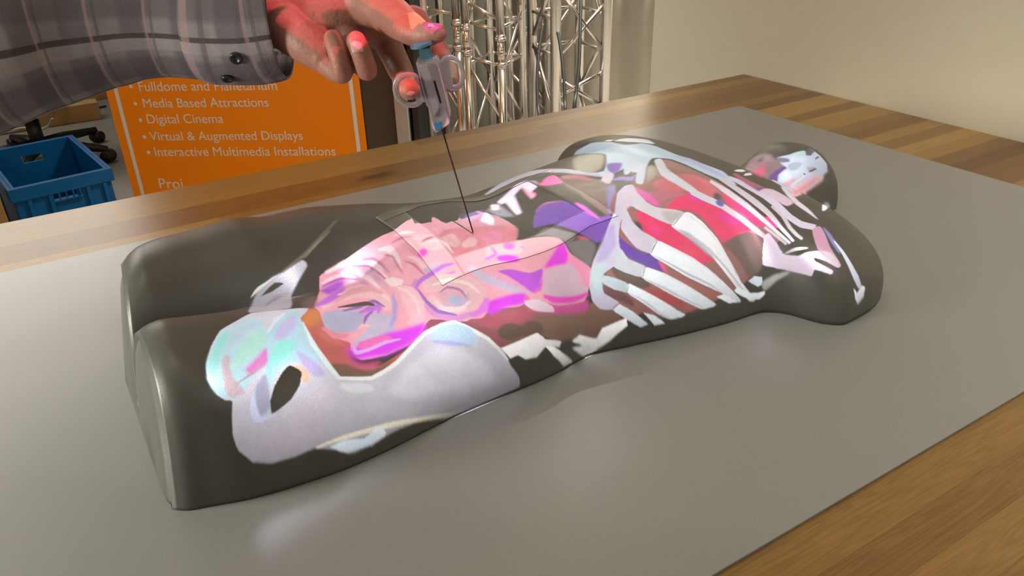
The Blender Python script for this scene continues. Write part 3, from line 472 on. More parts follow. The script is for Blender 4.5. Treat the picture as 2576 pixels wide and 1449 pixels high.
def wood_mat():
    m = mat('pine_wood', (.3, .17, .07), rough=.33, spec=.5); N, L, b = nodes(m)
    tc = N.new('ShaderNodeTexCoord'); sp = N.new('ShaderNodeSeparateXYZ'); L.new(tc.outputs['Object'], sp.inputs[0])
    x, y, z = sp.outputs
    row = math_node(N, L, 'FLOOR', math_node(N, L, 'DIVIDE', math_node(N, L, 'ADD', y, .012), .0385))
    wr = N.new('ShaderNodeTexWhiteNoise'); wr.noise_dimensions = '1D'; L.new(row, wr.inputs['W'])
    colm = math_node(N, L, 'FLOOR', math_node(N, L, 'ADD', math_node(N, L, 'DIVIDE', x, 2.6), math_node(N, L, 'MULTIPLY', wr.outputs[0], 7.0)))
    wn = N.new('ShaderNodeTexWhiteNoise'); wn.noise_dimensions = '2D'
    cv = N.new('ShaderNodeCombineXYZ'); L.new(row, cv.inputs[0]); L.new(colm, cv.inputs[1]); L.new(cv.outputs[0], wn.inputs['Vector'])
    ramp = N.new('ShaderNodeValToRGB'); e = ramp.color_ramp.elements
    e[0].position = 0; e[0].color = (.10, .042, .0095, 1); e[1].position = 1; e[1].color = (.34, .20, .055, 1)
    k = e.new(.35); k.color = (.175, .086, .020, 1); k = e.new(.7); k.color = (.26, .145, .038, 1)
    L.new(wn.outputs[0], ramp.inputs[0])
    # grain: long rings warped around knots
    off = N.new('ShaderNodeCombineXYZ'); L.new(math_node(N, L, 'MULTIPLY', x, 1.3), off.inputs[0]); L.new(math_node(N, L, 'MULTIPLY', y, 24.0), off.inputs[1])
    L.new(math_node(N, L, 'MULTIPLY', wn.outputs[0], 31.0), off.inputs[2])
    n1 = N.new('ShaderNodeTexNoise'); n1.inputs['Scale'].default_value = 2.2; n1.inputs['Detail'].default_value = 2; L.new(off.outputs[0], n1.inputs['Vector'])
    ring = math_node(N, L, 'SINE', math_node(N, L, 'MULTIPLY', n1.outputs[0], 95.0))
    fine = N.new('ShaderNodeTexNoise'); fine.inputs['Scale'].default_value = 14; fine.inputs['Detail'].default_value = 4; L.new(off.outputs[0], fine.inputs['Vector'])
    g = math_node(N, L, 'ADD', math_node(N, L, 'MULTIPLY', ring, .10), math_node(N, L, 'MULTIPLY', math_node(N, L, 'SUBTRACT', fine.outputs[0], .5), .5))
    # knots
    kv = N.new('ShaderNodeCombineXYZ'); L.new(math_node(N, L, 'MULTIPLY', x, 2.6), kv.inputs[0]); L.new(math_node(N, L, 'MULTIPLY', y, 7.0), kv.inputs[1])
    vo = N.new('ShaderNodeTexVoronoi'); vo.inputs['Scale'].default_value = 1.0; L.new(kv.outputs[0], vo.inputs['Vector'])
    kn = N.new('ShaderNodeMapRange'); kn.inputs['From Min'].default_value = .05; kn.inputs['From Max'].default_value = .12; kn.inputs['To Min'].default_value = .62; kn.inputs['To Max'].default_value = 0.0
    L.new(vo.outputs['Distance'], kn.inputs['Value'])
    fac = math_node(N, L, 'SUBTRACT', math_node(N, L, 'ADD', 1.0, g), kn.outputs[0])
    # stave seams
    fr = math_node(N, L, 'FRACT', math_node(N, L, 'DIVIDE', math_node(N, L, 'ADD', y, .012), .0385))
    seam = math_node(N, L, 'GREATER_THAN', math_node(N, L, 'ABSOLUTE', math_node(N, L, 'SUBTRACT', fr, .5)), .488)
    fac = math_node(N, L, 'MULTIPLY', fac, math_node(N, L, 'SUBTRACT', 1.0, math_node(N, L, 'MULTIPLY', seam, .22)))
    mx = N.new('ShaderNodeVectorMath'); mx.operation = 'SCALE'; L.new(ramp.outputs[0], mx.inputs[0]); L.new(fac, mx.inputs['Scale'])
    L.new(mx.outputs[0], b.inputs['Base Color'])
    return m
MT = dict(
    wood=wood_mat(),
    board=mat('grey_laminate', (.25, .254, .246), rough=.3, spec=.5, noise=.02, nscale=300),
    body=mat('grey_mannequin_paint', (.098, .097, .087), rough=.40, spec=.5, noise=.03, nscale=60),
    panel=mat('speckled_grey_insert', (.094, .094, .085), rough=.6, noise=.12, nscale=90),
    tape=mat('matt_grey_tape', (.152, .149, .132), rough=.38, spec=.8, noise=.03, nscale=120),
    wall=mat('cream_wall', (.80, .745, .60), rough=.9, noise=.015, nscale=6),
    backwall=mat('grey_wall', (.16, .155, .12), rough=.9, noise=.03, nscale=3),
    drape=mat('grey_drape', (.52, .48, .40), rough=.9),
    floor=mat('grey_carpet', (.22, .20, .175), rough=.95, noise=.12, nscale=90, bump=.3),
    dark=mat('dark_wall', (.06, .05, .04), rough=.9),
    darkpanel=mat('dark_grey_panel', (.062, .066, .06), rough=.6),
    post=mat('pale_grey_post', (.30, .30, .27), rough=.5),
    alu=mat('polished_aluminium', (.72, .69, .64), rough=.22, metal=1),
    black=mat('black_plastic', (.012, .012, .012), rough=.45),
    rubber=mat('black_cable', (.008, .008, .008), rough=.6),
    white=mat('white_cable', (.6, .57, .5), rough=.5),
    blue=mat('blue_crate_plastic', (.001, .085, .235), rough=.42, spec=.25, noise=.06, nscale=30),
    carton=mat('brown_carton', (.32, .19, .05), rough=.8, noise=.08, nscale=20),
    plank=mat('pale_plank', (.46, .29, .12), rough=.6, noise=.15, nscale=12),
    orange=mat('orange_banner', (.95, .235, .003), rough=.5, spec=.15),
    print=mat('white_print', (.72, .66, .58), rough=.5),
    clear=mat('clear_plastic', (.60, .585, .59), rough=.2, spec=.6, trans=.72),
    steel=mat('dark_needle_steel', (.02, .017, .016), rough=.35, metal=.5),
    teal=mat('grey_blue_plastic', (.06, .15, .20), rough=.4),
    bluetip=mat('blue_plastic', (.02, .16, .30), rough=.4),
    slot=mat('black_slot', (.005, .005, .005), rough=.5),
    button=mat('black_button', (.015, .014, .016), rough=.3),
    lint=mat('pale_lint', (.55, .52, .46), rough=.8),
)
# a soft bump makes the mannequin's gloss sparkle a little
N, L, b = nodes(MT['body'])
tcn = N.new('ShaderNodeTexCoord'); nn = N.new('ShaderNodeTexNoise'); nn.inputs['Scale'].default_value = 700; L.new(tcn.outputs['Object'], nn.inputs['Vector'])
bp = N.new('ShaderNodeBump'); bp.inputs['Strength'].default_value = .12; bp.inputs['Distance'].default_value = .001; L.new(nn.outputs[0], bp.inputs['Height']); L.new(bp.outputs[0], b.inputs['Normal'])
N, L, b = nodes(MT['panel'])
tcn = N.new('ShaderNodeTexCoord'); vv = N.new('ShaderNodeTexVoronoi'); vv.inputs['Scale'].default_value = 75; L.new(tcn.outputs['Object'], vv.inputs['Vector'])
mr = N.new('ShaderNodeMapRange'); mr.inputs['From Min'].default_value = .04; mr.inputs['From Max'].default_value = .10; mr.inputs['To Min'].default_value = .6; mr.inputs['To Max'].default_value = 1
L.new(vv.outputs['Distance'], mr.inputs['Value'])
src = b.inputs['Base Color'].links[0].from_socket
ms = N.new('ShaderNodeVectorMath'); ms.operation = 'SCALE'; L.new(src, ms.inputs[0]); L.new(mr.outputs[0], ms.inputs['Scale']); L.new(ms.outputs[0], b.inputs['Base Color'])

def skin_mat():
    m = mat('skin', (.30, .14, .10), rough=.5, spec=.35, noise=.10, nscale=60, bump=.35, bscale=260)
    b = m.node_tree.nodes['Principled BSDF']
    b.inputs['Subsurface Weight'].default_value = .12; b.inputs['Subsurface Radius'].default_value = (.006, .0025, .0015); b.inputs['Subsurface Scale'].default_value = .5
    return m
def plaid_mat():
    m = mat('grey_plaid_cotton', (.1, .1, .1), rough=.9, spec=.15); N, L, b = nodes(m)
    uv = N.new('ShaderNodeUVMap'); sp = N.new('ShaderNodeSeparateXYZ'); L.new(uv.outputs[0], sp.inputs[0])
    def band(c, s, o, lo, hi):      # soft periodic stripe
        v = math_node(N, L, 'SINE', math_node(N, L, 'ADD', math_node(N, L, 'MULTIPLY', c, s), o))
        n = N.new('ShaderNodeMapRange'); n.interpolation_type = 'SMOOTHSTEP'; n.inputs['From Min'].default_value = lo; n.inputs['From Max'].default_value = hi; L.new(v, n.inputs['Value'])
        return n.outputs[0]
    u, v = sp.outputs[0], sp.outputs[1]
    def mix(a, bcol, f):
        n = N.new('ShaderNodeMix'); n.data_type = 'RGBA'
        if isinstance(a, tuple): n.inputs['A'].default_value = (*a, 1)
        else: L.new(a, n.inputs['A'])
        n.inputs['B'].default_value = (*bcol, 1); L.new(f, n.inputs['Factor']); return n.outputs['Result']
    P = 2 * math.pi
    c = mix((.25, .232, .245), (.125, .117, .13), math_node(N, L, 'MULTIPLY', band(u, P / .060, 0.6, -.2, .5), .75))
    c = mix(c, (.095, .09, .10), math_node(N, L, 'MULTIPLY', band(v, P / .075, 1.2, -.2, .5), .6))
    c = mix(c, (.38, .35, .35), math_node(N, L, 'MULTIPLY', band(v, P / .075, 3.9, .75, .9), .5))
    c = mix(c, (.07, .056, .06), math_node(N, L, 'MULTIPLY', band(v, P / .075, 4.6, .965, .985), .9))
    c = mix(c, (.11, .09, .095), math_node(N, L, 'MULTIPLY', band(u, P / .060, 4.4, .965, .99), .55))
    c = mix(c, (.40, .28, .28), math_node(N, L, 'MULTIPLY', band(u, P / .060, 5.3, .97, .99), .5))
    wv = N.new('ShaderNodeTexNoise'); wv.inputs['Scale'].default_value = 900; tc = N.new('ShaderNodeTexCoord'); L.new(tc.outputs['Object'], wv.inputs['Vector'])
    sc = N.new('ShaderNodeVectorMath'); sc.operation = 'SCALE'; L.new(c, sc.inputs[0])
    L.new(math_node(N, L, 'ADD', math_node(N, L, 'MULTIPLY', wv.outputs[0], .6), .7), sc.inputs['Scale']); L.new(sc.outputs[0], b.inputs['Base Color'])
    wr = N.new('ShaderNodeTexNoise'); wr.inputs['Scale'].default_value = 26; wr.inputs['Detail'].default_value = 4; L.new(tc.outputs['Object'], wr.inputs['Vector'])
    bp = N.new('ShaderNodeBump'); bp.inputs['Strength'].default_value = .5; bp.inputs['Distance'].default_value = .006; L.new(wr.outputs[0], bp.inputs['Height']); L.new(bp.outputs[0], b.inputs['Normal'])
    return m
MT['skin'] = skin_mat(); MT['plaid'] = plaid_mat()
MT['nail'] = mat('fingernail', (.62, .38, .32), rough=.3, spec=.5)
GEO = {'thumb': [([0.3429, 0.9062, 0.3746], 0.0335), ([0.3556, 0.869, 0.3697], 0.0265), ([0.3604, 0.8336, 0.36], 0.0216), ([0.3619, 0.7949, 0.3525], 0.0172), ([0.3662, 0.7703, 0.3489], 0.0128), ([0.3748, 0.7534, 0.3515], 0.0098)], 'palm': [([0.2187, 0.9956, 0.3551], 0.0398), ([0.2563, 0.9624, 0.3596], 0.0403), ([0.2868, 0.9422, 0.3566], 0.0403), ([0.3155, 0.9169, 0.3545], 0.0419), ([0.3438, 0.9018, 0.3577], 0.0337)], 'heel': [([0.2744, 0.9166, 0.346], 0.0295), ([0.2838, 0.896, 0.3327], 0.0258), ([0.2931, 0.8756, 0.3195], 0.0195)], 'knuckle': [([0.3387, 0.9025, 0.3538], 0.03), ([0.3713, 0.9016, 0.3416], 0.0214), ([0.4191, 0.9051, 0.3404], 0.0172)], 'little_finger': [([0.2842, 0.8993, 0.3278], 0.0197), ([0.2939, 0.8714, 0.3136], 0.015), ([0.2996, 0.8429, 0.3053], 0.0117), ([0.2981, 0.8436, 0.3262], 0.0107), ([0.299, 0.8555, 0.3398], 0.0104)], 'ring_finger': [([0.3213, 0.8885, 0.3358], 0.0207), ([0.325, 0.8557, 0.3186], 0.0142), ([0.3234, 0.83, 0.3076], 0.0117), ([0.3187, 0.826, 0.3243], 0.0111), ([0.3152, 0.8296, 0.3395], 0.0106)], 'index_finger': [([0.3681, 0.901, 0.3375], 0.0186), ([0.379, 0.896, 0.3188], 0.016), ([0.3768, 0.8644, 0.2977], 0.0148), ([0.3607, 0.8116, 0.2931], 0.0123), ([0.3392, 0.7551, 0.2984], 0.0107)], 'middle_finger': [([0.4191, 0.9051, 0.3404], 0.0172), ([0.4354, 0.8864, 0.3157], 0.012), ([0.4348, 0.8628, 0.2985], 0.0109), ([0.4178, 0.8154, 0.2908], 0.0105), ([0.4017, 0.7844, 0.2891], 0.0092)], 'nail_ring': [[0.3103, 0.8161, 0.3364], [0.3121, 0.8238, 0.3441], [0.3202, 0.8148, 0.3375]], 'nail_thumb': [[0.3729, 0.7555, 0.3593], [0.3808, 0.7498, 0.3579], [0.3805, 0.7705, 0.3588]], 'sleeve': [([-0.1579, 1.0864, 0.3482], 0.1361), ([-0.098, 1.0791, 0.352], 0.1233), ([-0.0424, 1.0747, 0.3564], 0.1116), ([-0.0042, 1.0665, 0.359], 0.1032), ([0.0465, 1.0567, 0.3607], 0.089), ([0.0977, 1.0392, 0.3608], 0.0756), ([0.1294, 1.0265, 0.3607], 0.0692), ([0.161, 1.013, 0.359], 0.0673), ([0.1921, 0.9964, 0.356], 0.0685), ([0.2153, 0.9834, 0.3534], 0.0695)], 'cuff': [([0.1974, 0.9921, 0.3543], 0.0685), ([0.205, 0.9871, 0.3536], 0.0717), ([0.2228, 0.9782, 0.3524], 0.0723), ([0.2461, 0.9637, 0.3517], 0.0718), ([0.266, 0.9523, 0.3528], 0.0686), ([0.27, 0.9501, 0.353], 0.0663)], 'btn': [[0.2013, 0.9019, 0.3196], [0.1972, 0.9343, 0.2953]], 'dev': {'Q': [0.3733, 0.7573, 0.2499], 'a': [-0.22071, 0.04998, 0.97406], 'r': [0.81974, -0.53164, 0.21303], 'f': [-0.5285, -0.84549, -0.07637], 'tip': [0.4023, 0.7507, 0.122], 'house': [(-0.0039, 0.0781), (0.0029, 0.079), (0.0181, 0.0769), (0.0192, 0.0647), (0.0163, 0.0371), (0.0145, 0.0127), (0.0025, 0.0082), (-0.0028, 0.0233), (-0.0068, 0.0306), (-0.0057, 0.0513)], 'nose': [(-0.0051, 0.032), (0.0019, 0.033), (0.0138, 0.0256), (0.0117, 0.006), (-0.0055, -0.0005), (-0.0075, 0.0051)], 'rib': [(-0.0005, 0.0751), (0.009, 0.0737), (0.0076, 0.0271), (-0.0021, 0.0167)], 'slot': [(0.0081, 0.0549), (0.0103, 0.0552), (0.0101, 0.031), (0.0081, 0.0301)], 'tip_': [(-0.0037, 0.0116), (0.0034, 0.0112), (0.0023, 0.0032), (-0.0046, 0.0025)], 'stem': [(0.0031, 0.0907), (0.0143, 0.0884), (0.0128, 0.0749), (0.0004, 0.0766)], 'plate': [(-0.0053, 0.0953), (0.0184, 0.0907)], 'ringL': (-0.0198, 0.0499), 'ringR': (0.0278, 0.0557), 'bridgeL': [(-0.0122, 0.0612), (-0.001, 0.0611), (-0.0043, 0.0331), (-0.0168, 0.0358)], 'bridgeR': [(0.018, 0.0693), (0.0286, 0.0701), (0.025, 0.0398), (0.0155, 0.0404)], 'k': 0.000432389421515711, 'ticks': [[(0.004, 0.0387), (0.0127, 0.0384)], [(0.0042, 0.0261), (0.0135, 0.0274)], [(0.009, 0.0694), (0.0112, 0.0697)], [(0.0084, 0.0631), (0.0102, 0.0635)], [(0.0079, 0.0572), (0.0093, 0.0577)], [(0.009, 0.0694), (0.0079, 0.0572)]]}, 'ban': {'o': [0.215, 2.7864, -0.4294], 'd': [0.81356, -0.58147, 0.0], 'n': [-0.58147, -0.81356, 0.0], 'L': (0.0027, -0.2449), 'R': (0.8099, -0.1848), 'l1': [(0.0404, -0.0662), (0.028, -0.4224)], 'l2': [(0.7827, -0.0672), (0.7851, -0.2773)], 'text': [('Fulldome and Planetarium', (0.1083, -0.0866), (0.5482, -0.0943), (0.0868, -0.0753)), ('Media Based Attractions', (0.1095, -0.1381), (0.5127, -0.1462), (0.0871, -0.1291)), ('Digital Cinema', (0.109, -0.1918), (0.3573, -0.1947), (0.0903, -0.1827)), ('Virtual & Augmented Displays', (0.1072, -0.2467), (0.6083, -0.2517), (0.0897, -0.2374)), ('Interactive Multimedia Installations', (0.1077, -0.2986), (0.7042, -0.3047), (0.09, -0.2892)), ('Proj', (0.0957, -0.414), (0.1802, -0.414), (-0.2523, 0.1856))]}, 'crate': {'FL': [-0.1483, 3.2254, -0.48], 'FR': [0.2032, 3.2726, -0.48], 'BR': [0.1374, 3.8653, -0.48]}, 'chair': {'col': [-0.0142, 4.4391, -0.62], 'caster': [0.2965, 4.2301, -0.71], 'seat': [0.0096, 5.0104, -0.5863], 'arms': [[0.1931, 4.4278, -0.66], [0.3016, 4.2059, -0.66], [-0.1351, 4.7702, -0.66], [0.1294, 4.6169, -0.66]]}, 'tC': {'L': [1.3884, 2.8983, -0.4081], 'R': [1.4821, 2.812, -0.2432], 'r': 0.016}, 'tA': {'L': [1.4573, 2.6914, -0.1421], 'R': [1.54, 2.5799, -0.1345], 'r': 0.0165}, 'tB': {'L': [1.8525, 3.0451, -0.2535], 'R': [2.0048, 2.9503, -0.258], 'r': 0.024}, 'tE': {'L': [1.7879, 2.5815, -0.1677], 'R': [1.9966, 2.5356, -0.1879], 'r': 0.0215}, 'zz': {'A': [(-0.1577, -0.3686), (-0.0022, -0.0298), (-0.131, -0.1577), (0.0701, 0.0053)], 'C': [(0.0311, 0.0026), (-0.1009, -0.1194)], 'B': [(-0.2317, -0.0394), (-0.3027, -0.4979)], 'E': [(-0.1679, 0.0334), (0.1078, -0.1645), (-0.237, -0.38), (-0.3163, -0.2317)], 'coll': [-0.0273, -0.1154, -0.0256, -0.1111, -0.0596, -0.1505]}, 'cab': [[[1.6789, 2.5062, -0.0118], [1.6444, 2.4792, -0.0886], [1.6058, 2.4386, -0.1913], [1.5849, 2.4031, -0.2686], [1.5638, 2.3597, -0.3588]], [[1.7465, 2.5089, -0.0482], [1.7394, 2.4804, -0.1008], [1.7218, 2.4339, -0.1926], [1.7018, 2.3971, -0.2713], [1.6792, 2.3618, -0.3498]], [[1.8445, 2.5001, 0.1391], [1.812, 2.4556, 0.0362], [1.7784, 2.412, -0.0666], [1.7525, 2.3796, -0.1437], [1.7166, 2.3454, -0.2335], [1.6807, 2.3112, -0.3233]]], 'part': [[1.167, 3.0674, -0.2451], [1.2735, 3.0011, -0.2482], [1.2536, 2.9542, -0.2365], [1.2953, 2.9283, -0.2377], [1.3336, 2.9637, -0.25]], 'misc': {'plank': [[0.0093, 4.6308, -0.6], [0.2649, 4.7127, -0.6]], 'block': [[0.2486, 5.9522, -0.7555], [0.3155, 5.925, -0.7342]], 'white': [[-0.1369, 5.0039, -0.7], [-0.0589, 5.0374, -0.7], [0.0036, 4.954, -0.7], [0.053, 4.8238, -0.66], [0.0827, 4.7095, -0.6]], 'c1': [[0.0942, 5.0865, -0.73], [0.1546, 5.0802, -0.73], [0.2544, 5.1448, -0.73], [0.3968, 5.1727, -0.73]], 'c2': [[0.2371, 5.8363, -0.73], [0.1651, 5.4226, -0.73], [0.1003, 5.1599, -0.73], [-0.0052, 5.0939, -0.73]], 'carton': [[-0.2123, 3.3981, -0.55], [-0.1775, 3.3489, -0.55]]}, 'spots': [[0.5241, 0.6065, 0.0]]}
TAPE = {'left': [[[0.3199, 0.8447], [0.3231, 0.8342], [0.3264, 0.824], [0.3296, 0.8138], [0.3313, 0.8027], [0.3328, 0.7916], [0.3321, 0.7756], [0.3308, 0.7584], [0.329, 0.7423], [0.3271, 0.7275], [0.326, 0.7147], [0.3255, 0.7034], [0.3254, 0.6931], [0.3256, 0.6837]], [[0.3595, 0.8542], [0.36, 0.8394], [0.3611, 0.8262], [0.3624, 0.8138], [0.3638, 0.8019], [0.3652, 0.7902], [0.3646, 0.7757], [0.3628, 0.7607], [0.3613, 0.7467], [0.3601, 0.7337], [0.3595, 0.7219], [0.3584, 0.7107], [0.3575, 0.7003], [0.357, 0.6907]]], 'bottom': [[[0.3256, 0.6837], [0.3433, 0.6872], [0.3616, 0.69], [0.3795, 0.6906], [0.3966, 0.6885], [0.4136, 0.6853], [0.4314, 0.6833], [0.4516, 0.6852], [0.4734, 0.6891], [0.4946, 0.6926], [0.5158, 0.6972], [0.5368, 0.7009], [0.5561, 0.6988], [0.5759, 0.697]], [[0.3282, 0.7142], [0.3461, 0.7174], [0.3646, 0.7208], [0.3827, 0.7222], [0.4003, 0.7213], [0.4176, 0.719], [0.4345, 0.715], [0.4538, 0.7154], [0.4754, 0.7192], [0.4971, 0.7241], [0.5179, 0.7272], [0.5377, 0.7275], [0.5575, 0.7273], [0.5784, 0.7283]]], 'right': [[[0.5865, 0.8649], [0.5808, 0.8437], [0.578, 0.827], [0.5777, 0.8142], [0.5791, 0.8033], [0.5791, 0.7907], [0.5755, 0.7733], [0.5735, 0.7586], [0.5735, 0.7468], [0.5744, 0.7362], [0.5749, 0.7259], [0.5748, 0.7156], [0.5751, 0.706], [0.5759, 0.697]], [[0.549, 0.8689], [0.5452, 0.8479], [0.5437, 0.831], [0.5439, 0.8171], [0.5451, 0.8048], [0.5459, 0.7923], [0.5453, 0.7778], [0.5447, 0.7638], [0.5446, 0.7512], [0.5454, 0.74], [0.5467, 0.7295], [0.5478, 0.7194], [0.5491, 0.7098], [0.5508, 0.7008]]], 'top': [[[0.3199, 0.8447], [0.3403, 0.8526], [0.363, 0.8634], [0.3871, 0.875], [0.4102, 0.882], [0.4273, 0.8753], [0.4445, 0.8684], [0.4617, 0.8614], [0.4825, 0.8611], [0.5054, 0.8656], [0.5294, 0.872], [0.5507, 0.8725], [0.5683, 0.8655], [0.5881, 0.8614]], [[0.3251, 0.8334], [0.344, 0.8377], [0.3655, 0.847], [0.39, 0.8615], [0.4105, 0.8639], [0.4296, 0.8625], [0.444, 0.8515], [0.4588, 0.8411], [0.4804, 0.8443], [0.5035, 0.8503], [0.526, 0.8549], [0.5468, 0.8559], [0.5632, 0.8477], [0.5818, 0.8427]]], 'panel': [[[0.3585, 0.8485], [0.3758, 0.8581], [0.3949, 0.8708], [0.4094, 0.8714], [0.4228, 0.8692], [0.4352, 0.8648], [0.4458, 0.8567], [0.4567, 0.8492], [0.4681, 0.8429], [0.4861, 0.8492], [0.5023, 0.8523], [0.5185, 0.8551], [0.5342, 0.8568], [0.5494, 0.8574]], [[0.3592, 0.7153], [0.3731, 0.7174], [0.3868, 0.719], [0.3998, 0.7178], [0.4128, 0.716], [0.4254, 0.7134], [0.4385, 0.7112], [0.4537, 0.7127], [0.4698, 0.7156], [0.4863, 0.7196], [0.5024, 0.7231], [0.5178, 0.7251], [0.5326, 0.7249], [0.5471, 0.7242]]]}
# ------------------------------------------------------------------ the setting
FZ = -.74
def struct(name, lo, hi, m):
    bm = bmesh.new(); bx(bm, lo, hi); o = obj(name, bm, m); o['kind'] = 'structure'; return o
struct('floor', (-3.2, -2.6, FZ - .1), (3.6, 6.6, FZ), MT['floor'])
struct('ceiling', (-3.2, -2.6, 1.95), (3.6, 6.6, 2.05), MT['wall'])
struct('wall_right', (1.6415, -2.6, FZ), (1.80, 1.86, 1.95), MT['wall'])
struct('wall_left', (-3.3, -2.6, FZ), (-3.2, 6.6, 1.95), MT['wall'])
struct('wall_front', (-3.2, -2.7, FZ), (1.8, -2.6, 1.95), MT['wall'])
struct('wall_back', (1.30, 3.60, FZ), (3.5, 3.72, 1.95), MT['backwall'])
struct('wall_recess', (3.5, 1.80, FZ), (3.6, 3.72, 1.95), MT['wall'])
struct('wall_far', (-3.2, 6.5, FZ), (1.40, 6.6, 1.95), MT['dark'])
g0, g1, g2, g3, g4 = GEO['part']
def slab(name, a, b, depth, m):
    a = Vector(a); b = Vector(b); d = (b - a); d.z = 0; n = Vector((d.y, -d.x, 0)).normalized()
    if n.dot(Vector((.45, .75, 0))) < 0: n = -n
    bm = bmesh.new(); base = [a, b, b + n * depth, a + n * depth]
    v0 = [bm.verts.new((p.x, p.y, FZ)) for p in base]; v1 = [bm.verts.new((p.x, p.y, 1.94)) for p in base]
    bm.faces.new(v0[::-1]); bm.faces.new(v1)
    for k in range(4): bm.faces.new((v0[k], v0[(k + 1) % 4], v1[(k + 1) % 4], v1[k]))
    o = obj(name, bm, m); o['kind'] = 'structure'; return o
slab('trim_1', g0, g1, .30, MT['darkpanel']); slab('trim_2', g2, g3, .30, MT['post'])
slab('trim_3', g4, (g4[0] + .02, g4[1] - .012, 0), .5, MT['black'])
# folded drape hung on the wall beside the trusses
V = []; F = []
nx = 90
for j in range(2):
    for i in range(nx):
        t = i / (nx - 1)
        x = 2.06 + t * .62; y = 3.42 - t * .48
        o_ = .014 * math.sin(t * 42) + .02 * math.sin(t * 17 + 1)
        V.append((x + o_ * .6, y + o_ * .8, (FZ + .0, 1.9)[j]))
for i in range(nx - 1): F.append((i, i + 1, nx + i + 1, nx + i))
o = pymesh('drape', V, F, MT['drape']); md = o.modifiers.new('thickness', 'SOLIDIFY'); md.thickness = .004
tag(o, 'pale grey folded drape hanging behind the rightmost metal truss', 'drape')

# ------------------------------------------------------------------ table and board
T = empty('table', (.37, .78, FZ), 'solid pine table with light and dark staves, pushed against the cream wall', 'table')
bm = bmesh.new(); bx(bm, (-1.15, .06, -.040), (1.639, 1.488, -.003), .004)
rel(T, obj('tabletop', bm, MT['wood'], T))
for x in (-1.05, 1.54):
    for y in (.15, 1.40):
        bm = bmesh.new(); bx(bm, (x - .035, y - .035, FZ), (x + .035, y + .035, -.040), .003); rel(T, obj('leg', bm, MT['wood'], T))
bm = bmesh.new(); bx(bm, (-.62, .3015, -.003), (1.3915, 1.2645, 0), .0008)
tag(obj('grey_board', bm, MT['board']), 'large flat grey laminate board lying on the pine table under the torso', 'board')

# ------------------------------------------------------------------ mannequin
def pchip(xk,yk,x):
    xk=np.asarray(xk,float);yk=np.asarray(yk,float);x=np.clip(x,xk[0],xk[-1])
    h=np.diff(xk);d=np.diff(yk)/h
    m=np.zeros_like(yk)
    for i in range(1,len(xk)-1):
        if d[i-1]*d[i]>0:
            w1=2*h[i]+h[i-1];w2=h[i]+2*h[i-1];m[i]=(w1+w2)/(w1/d[i-1]+w2/d[i])
    m[0]=d[0];m[-1]=d[-1]
    i=np.clip(np.searchsorted(xk,x)-1,0,len(xk)-2);t=(x-xk[i])/h[i]
    return (2*t**3-3*t**2+1)*yk[i]+(t**3-2*t**2+t)*h[i]*m[i]+(-2*t**3+3*t**2)*yk[i+1]+(t**3-t**2)*h[i]*m[i+1]
# x, half width, crest height, exponent n, groove(0..1)
ST=[(0.012,.163,.130,2.6,.93),
(.024,.1725,.1385,2.6,.92),(.04,.178,.142,2.6,.91),
(.075,.190,.142,2.5,.87),
(.12,.198,.141,2.4,.76),
(.165,.202,.141,2.4,.62),
(.21,.200,.134,2.4,.42),
(.25,.195,.132,2.4,.44),
(.29,.191,.131,2.45,.28),
(.33,.190,.129,2.5,.13),
(.38,.190,.123,2.5,.03),(.42,.188,.121,2.5,.0),
(.47,.181,.121,2.4,.0),
(.52,.192,.125,2.2,.0),
(.58,.207,.130,2.05,.0),
(.66,.222,.129,1.9,.0),
(.705,.227,.130,1.9,.0),
(.728,.245,.128,2.0,.0),
(.748,.290,.127,2.3,.0),
(.77,.306,.124,2.5,.0),
(.81,.304,.117,2.8,.0),
(.86,.290,.103,2.9,.0),
(.89,.262,.086,2.5,.0),
(.915,.20,.066,1.6,.0),
(.93,.13,.064,1.7,.0),
(.945,.084,.068,2.0,.0),
(.97,.073,.082,2.3,.0),
(1.01,.072,.098,2.4,.0),
(1.045,.071,.092,2.4,.0),
(1.062,.068,.078,2.4,.0)]
ST=np.array(ST)
def yc(x): return .78+.0245*x
